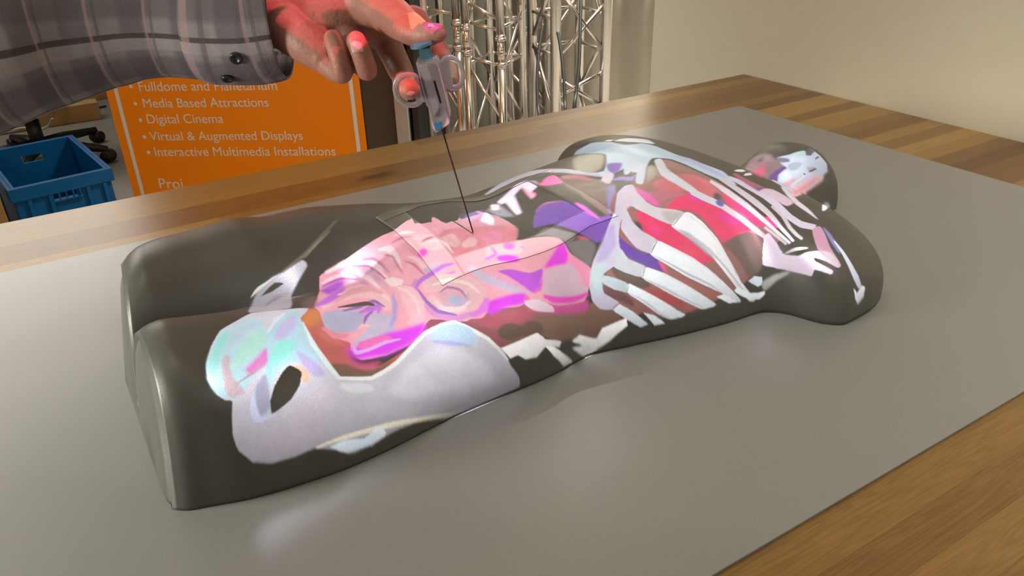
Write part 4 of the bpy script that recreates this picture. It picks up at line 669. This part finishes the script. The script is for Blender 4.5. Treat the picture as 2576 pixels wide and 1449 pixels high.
def rows(NX=240,NT=121):
    xs=np.linspace(ST[0,0],ST[-1,0],NX)
    th=np.linspace(0,np.pi,NT)
    W,Hh,N,G=[pchip(ST[:,0],ST[:,i],xs)[:,None] for i in (1,2,3,4)]
    c=np.abs(np.cos(th))[None];s=np.abs(np.sin(th))[None]
    r=((c/W)**N+(s/Hh)**N)**(-1/N)
    y=-np.sign(np.cos(th))[None]*c*r; z=s*r
    # leg split: mix with two-lobe section
    Wl=W/2
    # lobe: each leg superellipse centred at +-W/2 with half width W/2
    v=np.abs(y)
    # two-lobe polar param around own centres: theta 0..pi/2 -> near leg
    th2=(th*2)%np.pi; th2=np.where(th>=np.pi/2,(th-np.pi/2)*2,th*2)[None]
    c2=np.abs(np.cos(th2));s2=np.abs(np.sin(th2))
    r2=((c2/Wl)**N+(s2/Hh)**N)**(-1/N)
    cen=np.where(th<np.pi/2,-1,1)[None]*Wl
    y2=cen-np.sign(np.cos(th2))*c2*r2; z2=s2*r2
    Y=y*(1-G)+y2*G; Z=z*(1-G)+z2*G
    X=np.repeat(xs[:,None],NT,1)
    Yw=yc(X)+Y
    # sculpt details
    def bump(x0,y0,sx,sy,a,mask=None):
        nonlocal Z
        yy=Yw-yc(X)
        Z=Z+a*np.exp(-((X-x0)/sx)**2-((yy-y0)/sy)**2)*np.clip(Z/.05,0,1)
    tn=pchip([.0,.05,.14,.25,.34,.45,1.1],[.3,.7,1.5,1.9,1.1,0,0],X);tf=pchip([.0,.05,.12,.2,.27,.34,.45,1.1],[0,.1,.3,.72,1.0,.7,0,0],X)
    t=np.where(Yw<yc(X),tn,tf)
    Z=Z*(1+t*(Yw-yc(X)))
    for sg in (-1,1):
        bump(.66,sg*.10,.07,.06,.012)   # pecs
        bump(.20,sg*.12,.09,.05,.002)
    # slanted, softened thigh ends
    e=np.exp(-((X-.012)/.05)**2)
    X=X+e*(.018*np.clip(Z/.14,0,1)+.016*np.clip((Yw-.78)/.17,0,1)*1)
    bump(.62,0,.09,.025,-.006)
    bump(.50,0,.05,.12,-.004)
    # end cap rings at the thighs
    n0=NT//2
    cl=np.where(np.arange(NT)<n0,yc(xs[0])-ST[0,1]/2,yc(xs[0])+ST[0,1]/2)
    cl=np.where(np.arange(NT)==n0,yc(xs[0]),cl)
    RX,RY,RZ=[],[],[]
    for sc,dx in ((.0,-.013),(.5,-.013),(.80,-.0122),(.88,-.0105),(.94,-.0078),(.975,-.0042),(.992,-.0018)):
        RX.append(xs[0]+(X[0]-xs[0])*sc+dx+.010);RY.append(cl+(Yw[0]-cl)*sc);RZ.append(Z[0]*sc)
    k=len(RX)
    X=np.vstack([np.array(RX),X]);Yw=np.vstack([np.array(RY),Yw]);Z=np.vstack([np.array(RZ),Z])
    # head end cap
    RX,RY,RZ=[],[],[]
    for sc,dx in ((.96,.003),(.8,.004),(.0,.004)):
        RX.append(X[-1]+dx);RY.append(yc(1.06)+(Yw[-1]-yc(1.06))*sc);RZ.append(Z[-1]*sc)
    X=np.vstack([X,np.array(RX)]);Yw=np.vstack([Yw,np.array(RY)]);Z=np.vstack([Z,np.array(RZ)])
    return X,Yw,np.maximum(Z,0)

X, Y, Z = rows(260, 141)
nr, nt_ = X.shape
V = [(X[i, j], Y[i, j], Z[i, j] + .0005) for i in range(nr) for j in range(nt_)]
F = [(i * nt_ + j, i * nt_ + j + 1, (i + 1) * nt_ + j + 1, (i + 1) * nt_ + j) for i in range(nr - 1) for j in range(nt_ - 1)]
BVH = BVHTree.FromPolygons(V, F)
F2 = F + [(i * nt_, (i + 1) * nt_, (i + 1) * nt_ + nt_ - 1, i * nt_ + nt_ - 1) for i in range(nr - 1)]
torso = empty('torso_mannequin', (.54, .79, 0), 'life-size grey mannequin torso lying on its back on the grey board, lit by projected anatomy', 'mannequin')
me = bpy.data.meshes.new('torso_body'); me.from_pydata(V, [], F2)
bm = bmesh.new(); bm.from_mesh(me); bmesh.ops.remove_doubles(bm, verts=bm.verts, dist=1e-6); bmesh.ops.recalc_face_normals(bm, faces=bm.faces); bm.to_mesh(me); bm.free()
for p in me.polygons: p.use_smooth = True
rel(torso, link('torso_body', me, MT['body'], torso))
def conform(x, y, off):
    h = BVH.ray_cast(Vector((x, y, 1)), Vector((0, 0, -1)))
    if h[0] is None: return Vector((x, y, .002))
    n = h[1] if h[1].z > 0 else -h[1]
    return h[0] + n * off
def patch(name, A, B, off, m, label=None, ns=40, nw=8, th=.0003):
    A = spline([(a[0], a[1], 0) for a in A], 3); B = spline([(b[0], b[1], 0) for b in B], 3)
    V = []; F = []; n = len(A)
    for i in range(n):
        for k in range(nw + 1):
            q = A[i].lerp(B[i], k / nw); V.append(conform(q.x, q.y, off))
    for i in range(n - 1):
        for k in range(nw): F.append((i * (nw + 1) + k, i * (nw + 1) + k + 1, (i + 1) * (nw + 1) + k + 1, (i + 1) * (nw + 1) + k))
    o = pymesh(name, V, F, m, torso); rel(torso, o)
    md = o.modifiers.new('thickness', 'SOLIDIFY'); md.thickness = th; md.offset = 1
    if label: o['label'] = label
    return o
patch('insert_panel', TAPE['panel'][0], TAPE['panel'][1], .0004, MT['panel'], 'darker speckled insert panel in the belly', nw=30)
patch('tape_strip', *TAPE['top'], .0010, MT['tape'], 'far strip of grey tape')
patch('tape_strip', *TAPE['left'], .0007, MT['tape'], 'strip of grey tape towards the thighs')
patch('tape_strip', *TAPE['right'], .0008, MT['tape'], 'strip of grey tape towards the chest')
patch('tape_strip', *TAPE['bottom'], .0009, MT['tape'], 'near strip of grey tape')

# ------------------------------------------------------------------ hand and arm
person = empty('person', tuple(GEO['sleeve'][0][0]), 'person reaching in from the left in a grey plaid shirt, holding the needle device', 'person')
def capsules(bm, chain):
    for P, r in chain: bmesh.ops.create_icosphere(bm, subdivisions=3, radius=r, matrix=Matrix.Translation(P))
    for (a, ra), (b, rb) in zip(chain[:-1], chain[1:]):
        cyl(bm, a, b, ra, rb, 28)
def densify(chain, n=5):
    P = spline([p for p, r in chain], n); R = []
    for i in range(len(chain) - 1):
        for k in range(n):
            t = k / n; t = t * t * (3 - 2 * t); R.append(chain[i][1] * (1 - t) + chain[i + 1][1] * t)
    R.append(chain[-1][1]); return list(zip(P, R))
bm = bmesh.new()
for k in ('palm', 'heel', 'knuckle', 'thumb', 'little_finger', 'ring_finger', 'index_finger', 'middle_finger'):
    capsules(bm, densify([(Vector(p), r) for p, r in GEO[k]]))
me = bpy.data.meshes.new('hand_raw'); bm.to_mesh(me); bm.free()
tmp = bpy.data.objects.new('hand_raw', me); C.objects.link(tmp)
md = tmp.modifiers.new('r', 'REMESH'); md.mode = 'VOXEL'; md.voxel_size = .0014
md = tmp.modifiers.new('s', 'SMOOTH'); md.iterations = 7; md.factor = .5
bpy.context.view_layer.update()
me2 = bpy.data.meshes.new_from_object(tmp.evaluated_get(bpy.context.evaluated_depsgraph_get()))
bpy.data.objects.remove(tmp); me2.name = 'hand'
for p in me2.polygons: p.use_smooth = True
me2.materials.clear()
hand = rel(person, link('hand', me2, MT['skin'], person))
def nail(c, tip, side, wv, lv):
    c = Vector(c); u = (Vector(tip) - c); u.normalize(); s = Vector(side) - c; s = (s - u * s.dot(u)).normalized(); n = u.cross(s)
    V = []; F = []; A = 9; B = 9
    if n.dot(Vector((0, 0, .5)) - c) < 0: n = -n
    for i in range(A):
        for j in range(B):
            a = (i / (A - 1) - .5) * 2; b_ = (j / (B - 1) - .5) * 2
            wd = wv * (1 - .18 * max(0, b_) ** 3 - .10 * max(0, -b_) ** 2)
            V.append(c + s * a * wd + u * b_ * lv * (1 - .12 * a * a) + n * (-.30 * wv * a * a - .0004 * b_ * b_))
    for i in range(A - 1):
        for j in range(B - 1): F.append((i * B + j, i * B + j + 1, (i + 1) * B + j + 1, (i + 1) * B + j))
    o = pymesh('fingernail', V, F, MT['nail'], person); rel(person, o)
    md = o.modifiers.new('thickness', 'SOLIDIFY'); md.thickness = .0012; md.offset = 1
    return o
nail(GEO['nail_ring'][0], GEO['nail_ring'][1], GEO['nail_ring'][2], .0058, .0068)
nail(GEO['nail_thumb'][0], GEO['nail_thumb'][1], GEO['nail_thumb'][2], .0060, .0062)
def sleeve_mesh(name, path, nsub, wr, seed, parent, ua=0.0):
    rnd = random.Random(seed)
    P = spline([p for p, r in path], nsub); R = []
    for i in range(len(path) - 1):
        for k in range(nsub): R.append(path[i][1] + (path[i + 1][1] - path[i][1]) * k / nsub)
    R.append(path[-1][1])
    n = 96; V = []; F = []; UV = []; L_ = 0
    q = Vector((0, 0, 1)); folds = [(rnd.uniform(0, 6.28), rnd.uniform(2.0, 4.5), rnd.uniform(30, 75), rnd.uniform(-6, 6)) for _ in range(5)]
    for i, p in enumerate(P):
        t = (P[min(i + 1, len(P) - 1)] - P[max(i - 1, 0)]).normalized(); q = (q - t * q.dot(t)).normalized(); s = t.cross(q)
        if i: L_ += (P[i] - P[i - 1]).length
        for k in range(n):
            a = 2 * math.pi * k / n
            d = sum(math.sin(a * round(fr) + ph + L_ * ls) * math.sin(L_ * 18 + ph * 3 + a * .0) for ph, fr, ls, dr in folds) / 5
            d += .6 * math.sin(L_ * 55 + 1.6 * math.sin(a * 2 + seed)) * max(0, math.sin(a * 1 + 2.6))
            rr = R[i] * (1 + wr * d)
            V.append(p + (q * math.cos(a) + s * math.sin(a)) * rr); UV.append((L_ + ua, a / (2 * math.pi) * .42))
    m_ = len(P)
    for i in range(m_ - 1):
        for k in range(n): F.append((i * n + k, i * n + (k + 1) % n, (i + 1) * n + (k + 1) % n, (i + 1) * n + k))
    me = bpy.data.meshes.new(name); me.from_pydata([tuple(v) for v in V], [], F); me.update()
    ul = me.uv_layers.new(name='UVMap')
    for p in me.polygons:
        p.use_smooth = True
        wrap = max(me.loops[l].vertex_index % n for l in p.loop_indices) == n - 1 and min(me.loops[l].vertex_index % n for l in p.loop_indices) == 0
        for l in p.loop_indices:
            vi = me.loops[l].vertex_index; uu, v_ = UV[vi]
            if wrap and vi % n == 0: v_ = .42
            ul.data[l].uv = (uu, v_)
    o = link(name, me, MT['plaid'], parent); rel(person, o)
    md = o.modifiers.new('thickness', 'SOLIDIFY'); md.thickness = .0022; md.offset = 0
    return o, V, F
slv, SV, SF = sleeve_mesh('sleeve', GEO['sleeve'], 12, .045, 3, person)
cuf, CV, CF = sleeve_mesh('cuff', GEO['cuff'], 12, .012, 8, person, .02)
cb = BVHTree.FromPolygons(CV, CF)
for bp_ in GEO['btn']:
    h = cb.find_nearest(Vector(bp_)); c = h[0]; n = h[1]
    if n.dot(Vector((0, 0, .5)) - c) < 0: n = -n
    bm = bmesh.new(); R_ = .0072; prof = [(0, .0018), (.0028, .0018), (.0036, .0030), (.0058, .0036), (R_, .0026), (R_, .0004), (0, .0004)]
    q = n.orthogonal().normalized(); s = n.cross(q); rings = []
    for r_, h_ in prof:
        rings.append([bm.verts.new(c + n * (h_ + .001) + (q * math.cos(a) + s * math.sin(a)) * max(r_, 1e-5)) for a in [2 * math.pi * k / 24 for k in range(24)]])
    for A, B in zip(rings[:-1], rings[1:]):
        for k in range(24): bm.faces.new((A[k], A[(k + 1) % 24], B[(k + 1) % 24], B[k]))
    o = obj('button', bm, MT['button'], person, True); rel(person, o)

# ------------------------------------------------------------------ needle device
D = GEO['dev']; DQ, DA, DR, DF = (Vector(D[k]) for k in ('Q', 'a', 'r', 'f'))
dev = empty('needle_device', D['tip'], 'clear plastic biopsy needle device with finger rings held above the belly', 'medical device')
def dp(rx, ax, f=0): return DQ + DR * rx + DA * ax + DF * f
def prism(name, poly, f0, f1, m, bevel=.0008, parent=dev):
    bm = bmesh.new(); A = [bm.verts.new(dp(x, y, f0)) for x, y in poly]; B = [bm.verts.new(dp(x, y, f1)) for x, y in poly]
    bm.faces.new(A); bm.faces.new(B[::-1]); n = len(poly)
    for k in range(n): bm.faces.new((A[k], B[k], B[(k + 1) % n], A[(k + 1) % n]))
    if bevel: bmesh.ops.bevel(bm, geom=list(bm.edges), offset=bevel, segments=2, affect='EDGES')
    o = obj(name, bm, m, parent); return rel(dev, o)
prism('housing', D['house'], -.010, .006, MT['clear'])
prism('housing_nose', D['nose'], -.006, .008, MT['clear'])
prism('ridge', D['rib'], .0055, .0115, MT['clear'], .0012)
prism('slot', D['slot'], .0058, .0068, MT['slot'], 0)
prism('blue_tip', D['tip_'], .0078, .0090, MT['bluetip'], .0003)
st = prism('plunger', D['stem'], -.005, .005, MT['teal'], .0006)
(x0, y0), (x1, y1) = D['plate']
bm = bmesh.new(); pc = dp((x0 + x1) / 2, (y0 + y1) / 2); rr = abs(x1 - x0) / 2 * 1.02
cyl(bm, pc - DA * .0015, pc + DA * .0012, rr, rr, 40); bmesh.ops.bevel(bm, geom=list(bm.edges), offset=.0005, segments=2, affect='EDGES')
o = obj('thumb_plate', bm, MT['teal'], dev); rel(dev, o)
def ring(cx, cy, ri, ro, sx, sy, br, f0):
    bm = bmesh.new(); n = 48; prof = []
    for a in [2 * math.pi * k / 16 for k in range(16)]:
        prof.append(((ri + ro) / 2 + (ro - ri) / 2 * math.copysign(abs(math.cos(a)) ** .6, math.cos(a)), .0024 * math.copysign(abs(math.sin(a)) ** .6, math.sin(a))))
    R = []
    for k in range(n):
        t = 2 * math.pi * k / n
        R.append([bm.verts.new(dp(cx + math.cos(t) * r_ * sx, cy + math.sin(t) * r_ * sy, f0 + h_)) for r_, h_ in prof])
    for k in range(n):
        for j in range(16): bm.faces.new((R[k][j], R[k][(j + 1) % 16], R[(k + 1) % n][(j + 1) % 16], R[(k + 1) % n][j]))
    o = obj('finger_ring', bm, MT['clear'], dev, True); rel(dev, o)
    return o
K = D['k']
ring(*D['ringL'], 28 * K, 41 * K, 1.02, 1.10, None, .0005)
ring(*D['ringR'], 23 * K, 34 * K, .95, 1.3, None, -.004)
prism('ring_bridge', D['bridgeL'], -.003, .003, MT['clear'], .0006)
prism('ring_bridge', D['bridgeR'], -.007, -.001, MT['clear'], .0006)
for a, b_ in D['ticks']:
    bm = bmesh.new(); cyl(bm, dp(*a, .0062), dp(*b_, .0062), .00035, n=8); rel(dev, obj('scale_mark', bm, MT['clear'], dev))
bm = bmesh.new(); tube(bm, [dp(.0012, .012, 0), dp(.0009, -.001, 0), Vector(D['tip'])], [.00095, .00095, .0008], 12)
rel(dev, obj('needle', bm, MT['steel'], dev, True))

# ------------------------------------------------------------------ banner
Bn = GEO['ban']; BO, BD, BN = Vector(Bn['o']), Vector(Bn['d']), Vector(Bn['n'])
ban = empty('rollup_banner', (BO.x + BD.x * .4, BO.y + BD.y * .4, FZ), 'orange roll-up banner with white bullet list standing behind the table', 'banner')
def bpnt(u, z, n=0): return Vector((BO.x, BO.y, 0)) + BD * u + Vector((0, 0, z)) + BN * n
def bquad(name, u0, u1, z0, z1, n, th, m):
    bm = bmesh.new(); v = [bm.verts.new(bpnt(u, z, k)) for k in (n, n + th) for u, z in ((u0, z0), (u1, z0), (u1, z1), (u0, z1))]
    for q in ((0, 1, 2, 3), (7, 6, 5, 4), (0, 4, 5, 1), (1, 5, 6, 2), (2, 6, 7, 3), (3, 7, 4, 0)): bm.faces.new([v[i] for i in q])
    return rel(ban, obj(name, bm, m, ban))
bquad('banner_sheet', .002, .811, FZ + .07, 1.25, 0, .001, MT['orange'])
bquad('base', -.01, .82, FZ, FZ + .07, -.06, .12, MT['alu'])
bquad('border_line', .0345 - .006, .0345 + .006, FZ + .2, .95, .0012, .0004, MT['print'])
bquad('border_line', .784 - .006, .784 + .006, FZ + .2, .95, .0012, .0004, MT['print'])
rot = Matrix.Identity(4)
for i in range(3): rot[i][0] = BD[i]; rot[i][1] = (0, 0, 1)[i]; rot[i][2] = BN[i]
for t, a, b_, c_ in Bn['text']:
    cu = bpy.data.curves.new('text_line', 'FONT'); cu.body = t; cu.size = .05; cu.offset = 0; cu.extrude = .0002
    o = bpy.data.objects.new('text_line', cu); C.objects.link(o); cu.materials.append(MT['print'])
    bpy.context.view_layer.update()
    wd = max(1e-4, o.dimensions.x); k = (b_[0] - a[0]) / wd
    if t == 'Proj': k *= .95
    m_ = rot.copy(); m_.translation = bpnt(a[0], (a[1] + b_[1]) / 2, .0014)
    sc = Matrix.Diagonal((k, max(.8, min(1.0, k)) * 1.0 if t != 'Proj' else k, 1, 1))
    tm = bpy.data.meshes.new_from_object(o.evaluated_get(bpy.context.evaluated_depsgraph_get())); bpy.data.objects.remove(o)
    tm.transform(m_ @ sc); tm.materials.clear(); tm.name = 'text_line'
    rel(ban, link('text_line', tm, MT['print'], ban))
    if t != 'Proj':
        bm = bmesh.new(); c0 = bpnt(c_[0], c_[1], .0014); cyl(bm, c0, c0 + BN * .0005, .0058, n=20); rel(ban, obj('bullet', bm, MT['print'], ban))

# ------------------------------------------------------------------ trusses
def collar(bm, x, y, z0, z1, r):
    for z, dz in ((z0, -.012), (z1, .012)):
        cyl(bm, (x, y, z - .006), (x, y, z + .006), r * 1.28, n=20)
        cyl(bm, (x, y, z), (x, y, z + dz * 1.4), r * 1.22, r, n=20)
def truss(key, label, fronts, coll=None, pitch=.30):
    g = GEO[key]; Lp, Rp, r = Vector(g['L']), Vector(g['R']), g['r']
    ex = Rp - Lp; ex.z = 0; sd = ex.length; ex.normalize(); ey = Vector((-ex.y, ex.x, 0))
    if ey.y < 0: ey = -ey
    dep = max(.22, min(.29, sd * 1.2))
    c = [Vector((Lp.x, Lp.y, 0)), Vector((Rp.x, Rp.y, 0))]; c += [c[1] + ey * dep, c[0] + ey * dep]
    root = empty('truss', (Lp.x, Lp.y, FZ), label, 'truss', 'aluminium truss towers behind the table')
    for i, p in enumerate(c):
        bm = bmesh.new(); ck = (coll or {}).get(i)
        if ck:
            hi, lo = ck
            tube(bm, [(p.x, p.y, FZ), (p.x, p.y, lo - .004)], r, 20); tube(bm, [(p.x, p.y, hi + .004), (p.x, p.y, 1.7)], r, 20)
            tube(bm, [(p.x, p.y, lo - .01), (p.x, p.y, hi + .01)], r * .82, 20)
            collar(bm, p.x, p.y, lo, hi, r)
            for z in (.38, .5, .62): cyl(bm, (p.x, p.y, lo + (hi - lo) * z - .002), (p.x, p.y, lo + (hi - lo) * z + .002), r * .9, n=20)
        else: tube(bm, [(p.x, p.y, FZ), (p.x, p.y, 1.7)], r, 20)
        rel(root, obj('chord', bm, MT['alu'], root, True))
    def brace(a, b_, za, zb, rr):
        a = Vector((a.x, a.y, za)); b_ = Vector((b_.x, b_.y, zb)); d = (b_ - a).normalized()
        bm = bmesh.new(); cyl(bm, a + d * r * .6, b_ - d * r * .6, rr, n=12); bmesh.ops.create_icosphere(bm, subdivisions=2, radius=rr * 1.25, matrix=Matrix.Translation(a + d * r)); bmesh.ops.create_icosphere(bm, subdivisions=2, radius=rr * 1.25, matrix=Matrix.Translation(b_ - d * r))
        rel(root, obj('brace', bm, MT['alu'], root, True))
    br = r * .38
    for za, zb in fronts: brace(c[0], c[1], za, zb, br)
    lo = min(min(f) for f in fronts); hi = max(max(f) for f in fronts)
    z = lo - .02; k = 0
    while z > FZ + .05:
        z2 = max(FZ + .03, z - pitch); brace(c[k % 2], c[(k + 1) % 2], z, z2, br); z = z2; k += 1
    z = hi + .03; k = 0
    while z < 1.6:
        z2 = min(1.68, z + pitch); brace(c[k % 2], c[(k + 1) % 2], z, z2, br); z = z2; k += 1
    for (i, j, ph) in ((1, 2, .1), (2, 3, .22), (3, 0, .05)):
        z = FZ + ph; k = 0
        while z < 1.5:
            z2 = z + pitch; brace(c[(i, j)[k % 2]], c[(j, i)[k % 2]], z, z2, br); z = z2; k += 1
        brace(c[i], c[j], -.16, -.16, br); brace(c[i], c[j], -.02, -.02, br)
    return root
cl = GEO['zz']['coll']
truss('tC', 'slim aluminium truss tower nearest the hand, leftmost of the four towers', GEO['zz']['C'], {1: (cl[0], cl[1])}, .24)
truss('tA', 'aluminium truss tower with ringed connectors, second from the left behind the needle', GEO['zz']['A'], {0: (cl[2], cl[3]), 1: (cl[4], cl[5])}, .22)
truss('tB', 'thick-tubed aluminium truss tower, third from the left, left of the black cables', GEO['zz']['B'], None, .30)
truss('tE', 'thick-tubed aluminium truss tower with hanging black cable, rightmost beside the drape', GEO['zz']['E'], None, .28)
for pts, lb in zip(GEO['cab'], ('black cable hanging along the third truss, leftmost of the three cables', 'black cable hanging just right of the thick bright truss tube, middle cable', 'black cable hanging inside the rightmost truss, longest of the cables')):
    pts = [Vector(p) for p in pts]; pts.append(Vector((pts[-1].x, pts[-1].y, FZ + .01)))
    bm = bmesh.new(); tube(bm, spline(pts, 8), .0062, 10); tag(obj('cable', bm, MT['rubber'], None, True), lb, 'cable', 'black cables hanging at the trusses')

# ------------------------------------------------------------------ crate
g = GEO['crate']; FL, FR, BR = Vector(g['FL']), Vector(g['FR']), Vector(g['BR'])
ex = (FR - FL).normalized(); ey = BR - FR; ey = (ey - ex * ey.dot(ex)).normalized(); Wc = (FR - FL).length; Dc = (BR - FR).length; Hc = FL.z - FZ
cr = empty('storage_crate', (FL.x, FL.y, FZ), 'open blue plastic storage crate with handle slots on the floor behind the table', 'crate')
def cp(u, v, z): return FL + ex * u + ey * v + Vector((0, 0, z - FL.z))
def cbox(bm, u0, u1, v0, v1, z0, z1, ins=0):
    lo = [bm.verts.new(cp(u, v, z0)) for u, v in ((u0 + ins, v0 + ins), (u1 - ins, v0 + ins), (u1 - ins, v1 - ins), (u0 + ins, v1 - ins))]
    hi = [bm.verts.new(cp(u, v, z1)) for u, v in ((u0, v0), (u1, v0), (u1, v1), (u0, v1))]
    bm.faces.new(lo[::-1]); bm.faces.new(hi)
    for k in range(4): bm.faces.new((lo[k], lo[(k + 1) % 4], hi[(k + 1) % 4], hi[k]))
t = .012; zt = FL.z; zb = FZ
bm = bmesh.new()
cbox(bm, .012, Wc - .012, .012, Dc - .012, zb, zb + .01)
def wall_slot(u0, u1, v0, v1, along):      # side with a handle opening
    if along == 'u':
        m0, m1 = u0 + (u1 - u0) * .38, u0 + (u1 - u0) * .62
        for a, b_, z0, z1 in ((u0, u1, zb, zt - .075), (u0, u1, zt - .045, zt), (u0, m0, zt - .075, zt - .045), (m1, u1, zt - .075, zt - .045)): cbox(bm, a, b_, v0, v1, z0, z1)
    else: cbox(bm, u0, u1, v0, v1, zb, zt)
wall_slot(0.012, Wc - .012, .012, .012 + t, 'u'); wall_slot(.012, Wc - .012, Dc - .012 - t, Dc - .012, 'u')
wall_slot(.012, .012 + t, .012 + t, Dc - .012 - t, 'v'); wall_slot(Wc - .012 - t, Wc - .012, .012 + t, Dc - .012 - t, 'v')
rel(cr, obj('crate_body', bm, MT['blue'], cr))
bm = bmesh.new()
cbox(bm, 0, Wc, 0, .013, zt - .048, zt); cbox(bm, 0, Wc, Dc - .013, Dc, zt - .040, zt); cbox(bm, 0, .013, .013, Dc - .013, zt - .048, zt); cbox(bm, Wc - .013, Wc, .013, Dc - .013, zt - .048, zt)
rel(cr, obj('rim', bm, MT['blue'], cr))
for u in (.05, .12, .25, .31):
    bm = bmesh.new(); cbox(bm, u, u + .014, .001, .013, zb + .01, zt - .05); rel(cr, obj('rib', bm, MT['blue'], cr))
bm = bmesh.new()
for u in np.linspace(.13, .225, 5): cbox(bm, u, u + .005, .0, .013, zt - .075, zt - .048)
cbox(bm, .12, .235, .0, .013, zt - .081, zt - .075)
rel(cr, obj('handle', bm, MT['blue'], cr))
bm = bmesh.new(); bx(bm, (-.50, 3.22, FZ), (-.178, 3.36, -.50), .003)
tag(obj('carton', bm, MT['carton']), 'brown carton at the left edge in front of the blue crate', 'box')
# ------------------------------------------------------------------ office chair, planks and cords beyond the crate
cx, cy = -.012, 4.45
ch = empty('office_chair', (cx, cy, FZ), 'black swivel chair with star base behind the blue crate', 'chair')
bm = bmesh.new(); bmesh.ops.create_uvsphere(bm, u_segments=32, v_segments=16, radius=1, matrix=Matrix.Translation((cx + .02, cy, -.36)) @ Matrix.Diagonal((.24, .24, .085, 1)))
rel(ch, obj('seat', bm, MT['black'], ch, True))
bm = bmesh.new(); cyl(bm, (cx, cy, -.66), (cx, cy, -.53), .032); cyl(bm, (cx, cy, -.53), (cx, cy, -.40), .017); rel(ch, obj('gas_column', bm, MT['black'], ch, True))
for k in range(5):
    a = -.62 + k * 2 * math.pi / 5; ux, uy = math.cos(a), math.sin(a)
    bm = bmesh.new(); tube(bm, [(cx, cy, -.655), (cx + ux * .15, cy + uy * .15, -.655), (cx + ux * .34, cy + uy * .34, -.675)], [.034, .026, .016], 12)
    lg = rel(ch, obj('base_leg', bm, MT['black'], ch, True))
    bm = bmesh.new(); q = Vector((-uy, ux, 0)); c0 = Vector((cx + ux * .34, cy + uy * .34, FZ + .03))
    cyl(bm, c0 - q * .026, c0 - q * .006, .03, n=20); cyl(bm, c0 + q * .006, c0 + q * .026, .03, n=20); cyl(bm, c0 - q * .006, c0 + q * .006, .012, n=12); cyl(bm, c0, c0 + Vector((0, 0, .05)), .008, n=10)
    o = obj('caster', bm, MT['black'], lg, True)
bm = bmesh.new(); bx(bm, (-.25, 5.13, FZ), (.34, 5.24, -.64), .004)
tag(obj('plank', bm, MT['plank']), 'pale wooden plank lying on the floor behind the swivel chair', 'plank')
bm = bmesh.new(); bx(bm, (.30, 5.62, FZ), (.50, 5.80, -.60), .004)
tag(obj('wooden_block', bm, MT['plank']), 'small wooden block on the floor near the dark back wall', 'block')
bm = bmesh.new(); tube(bm, spline(GEO['misc']['white'], 8), .007, 10); tag(obj('cord', bm, MT['white'], None, True), 'white cord curving beside the swivel chair column', 'cord')
for k, lb in (('c1', 'dark cord lying on the floor along the pale plank'), ('c2', 'dark cord running back from the plank toward the wooden block')):
    bm = bmesh.new(); tube(bm, [Vector((p[0], p[1] + .22, p[2])) for p in spline(GEO['misc'][k], 8)], .006, 10); tag(obj('cord', bm, MT['rubber'], None, True), lb, 'cord')
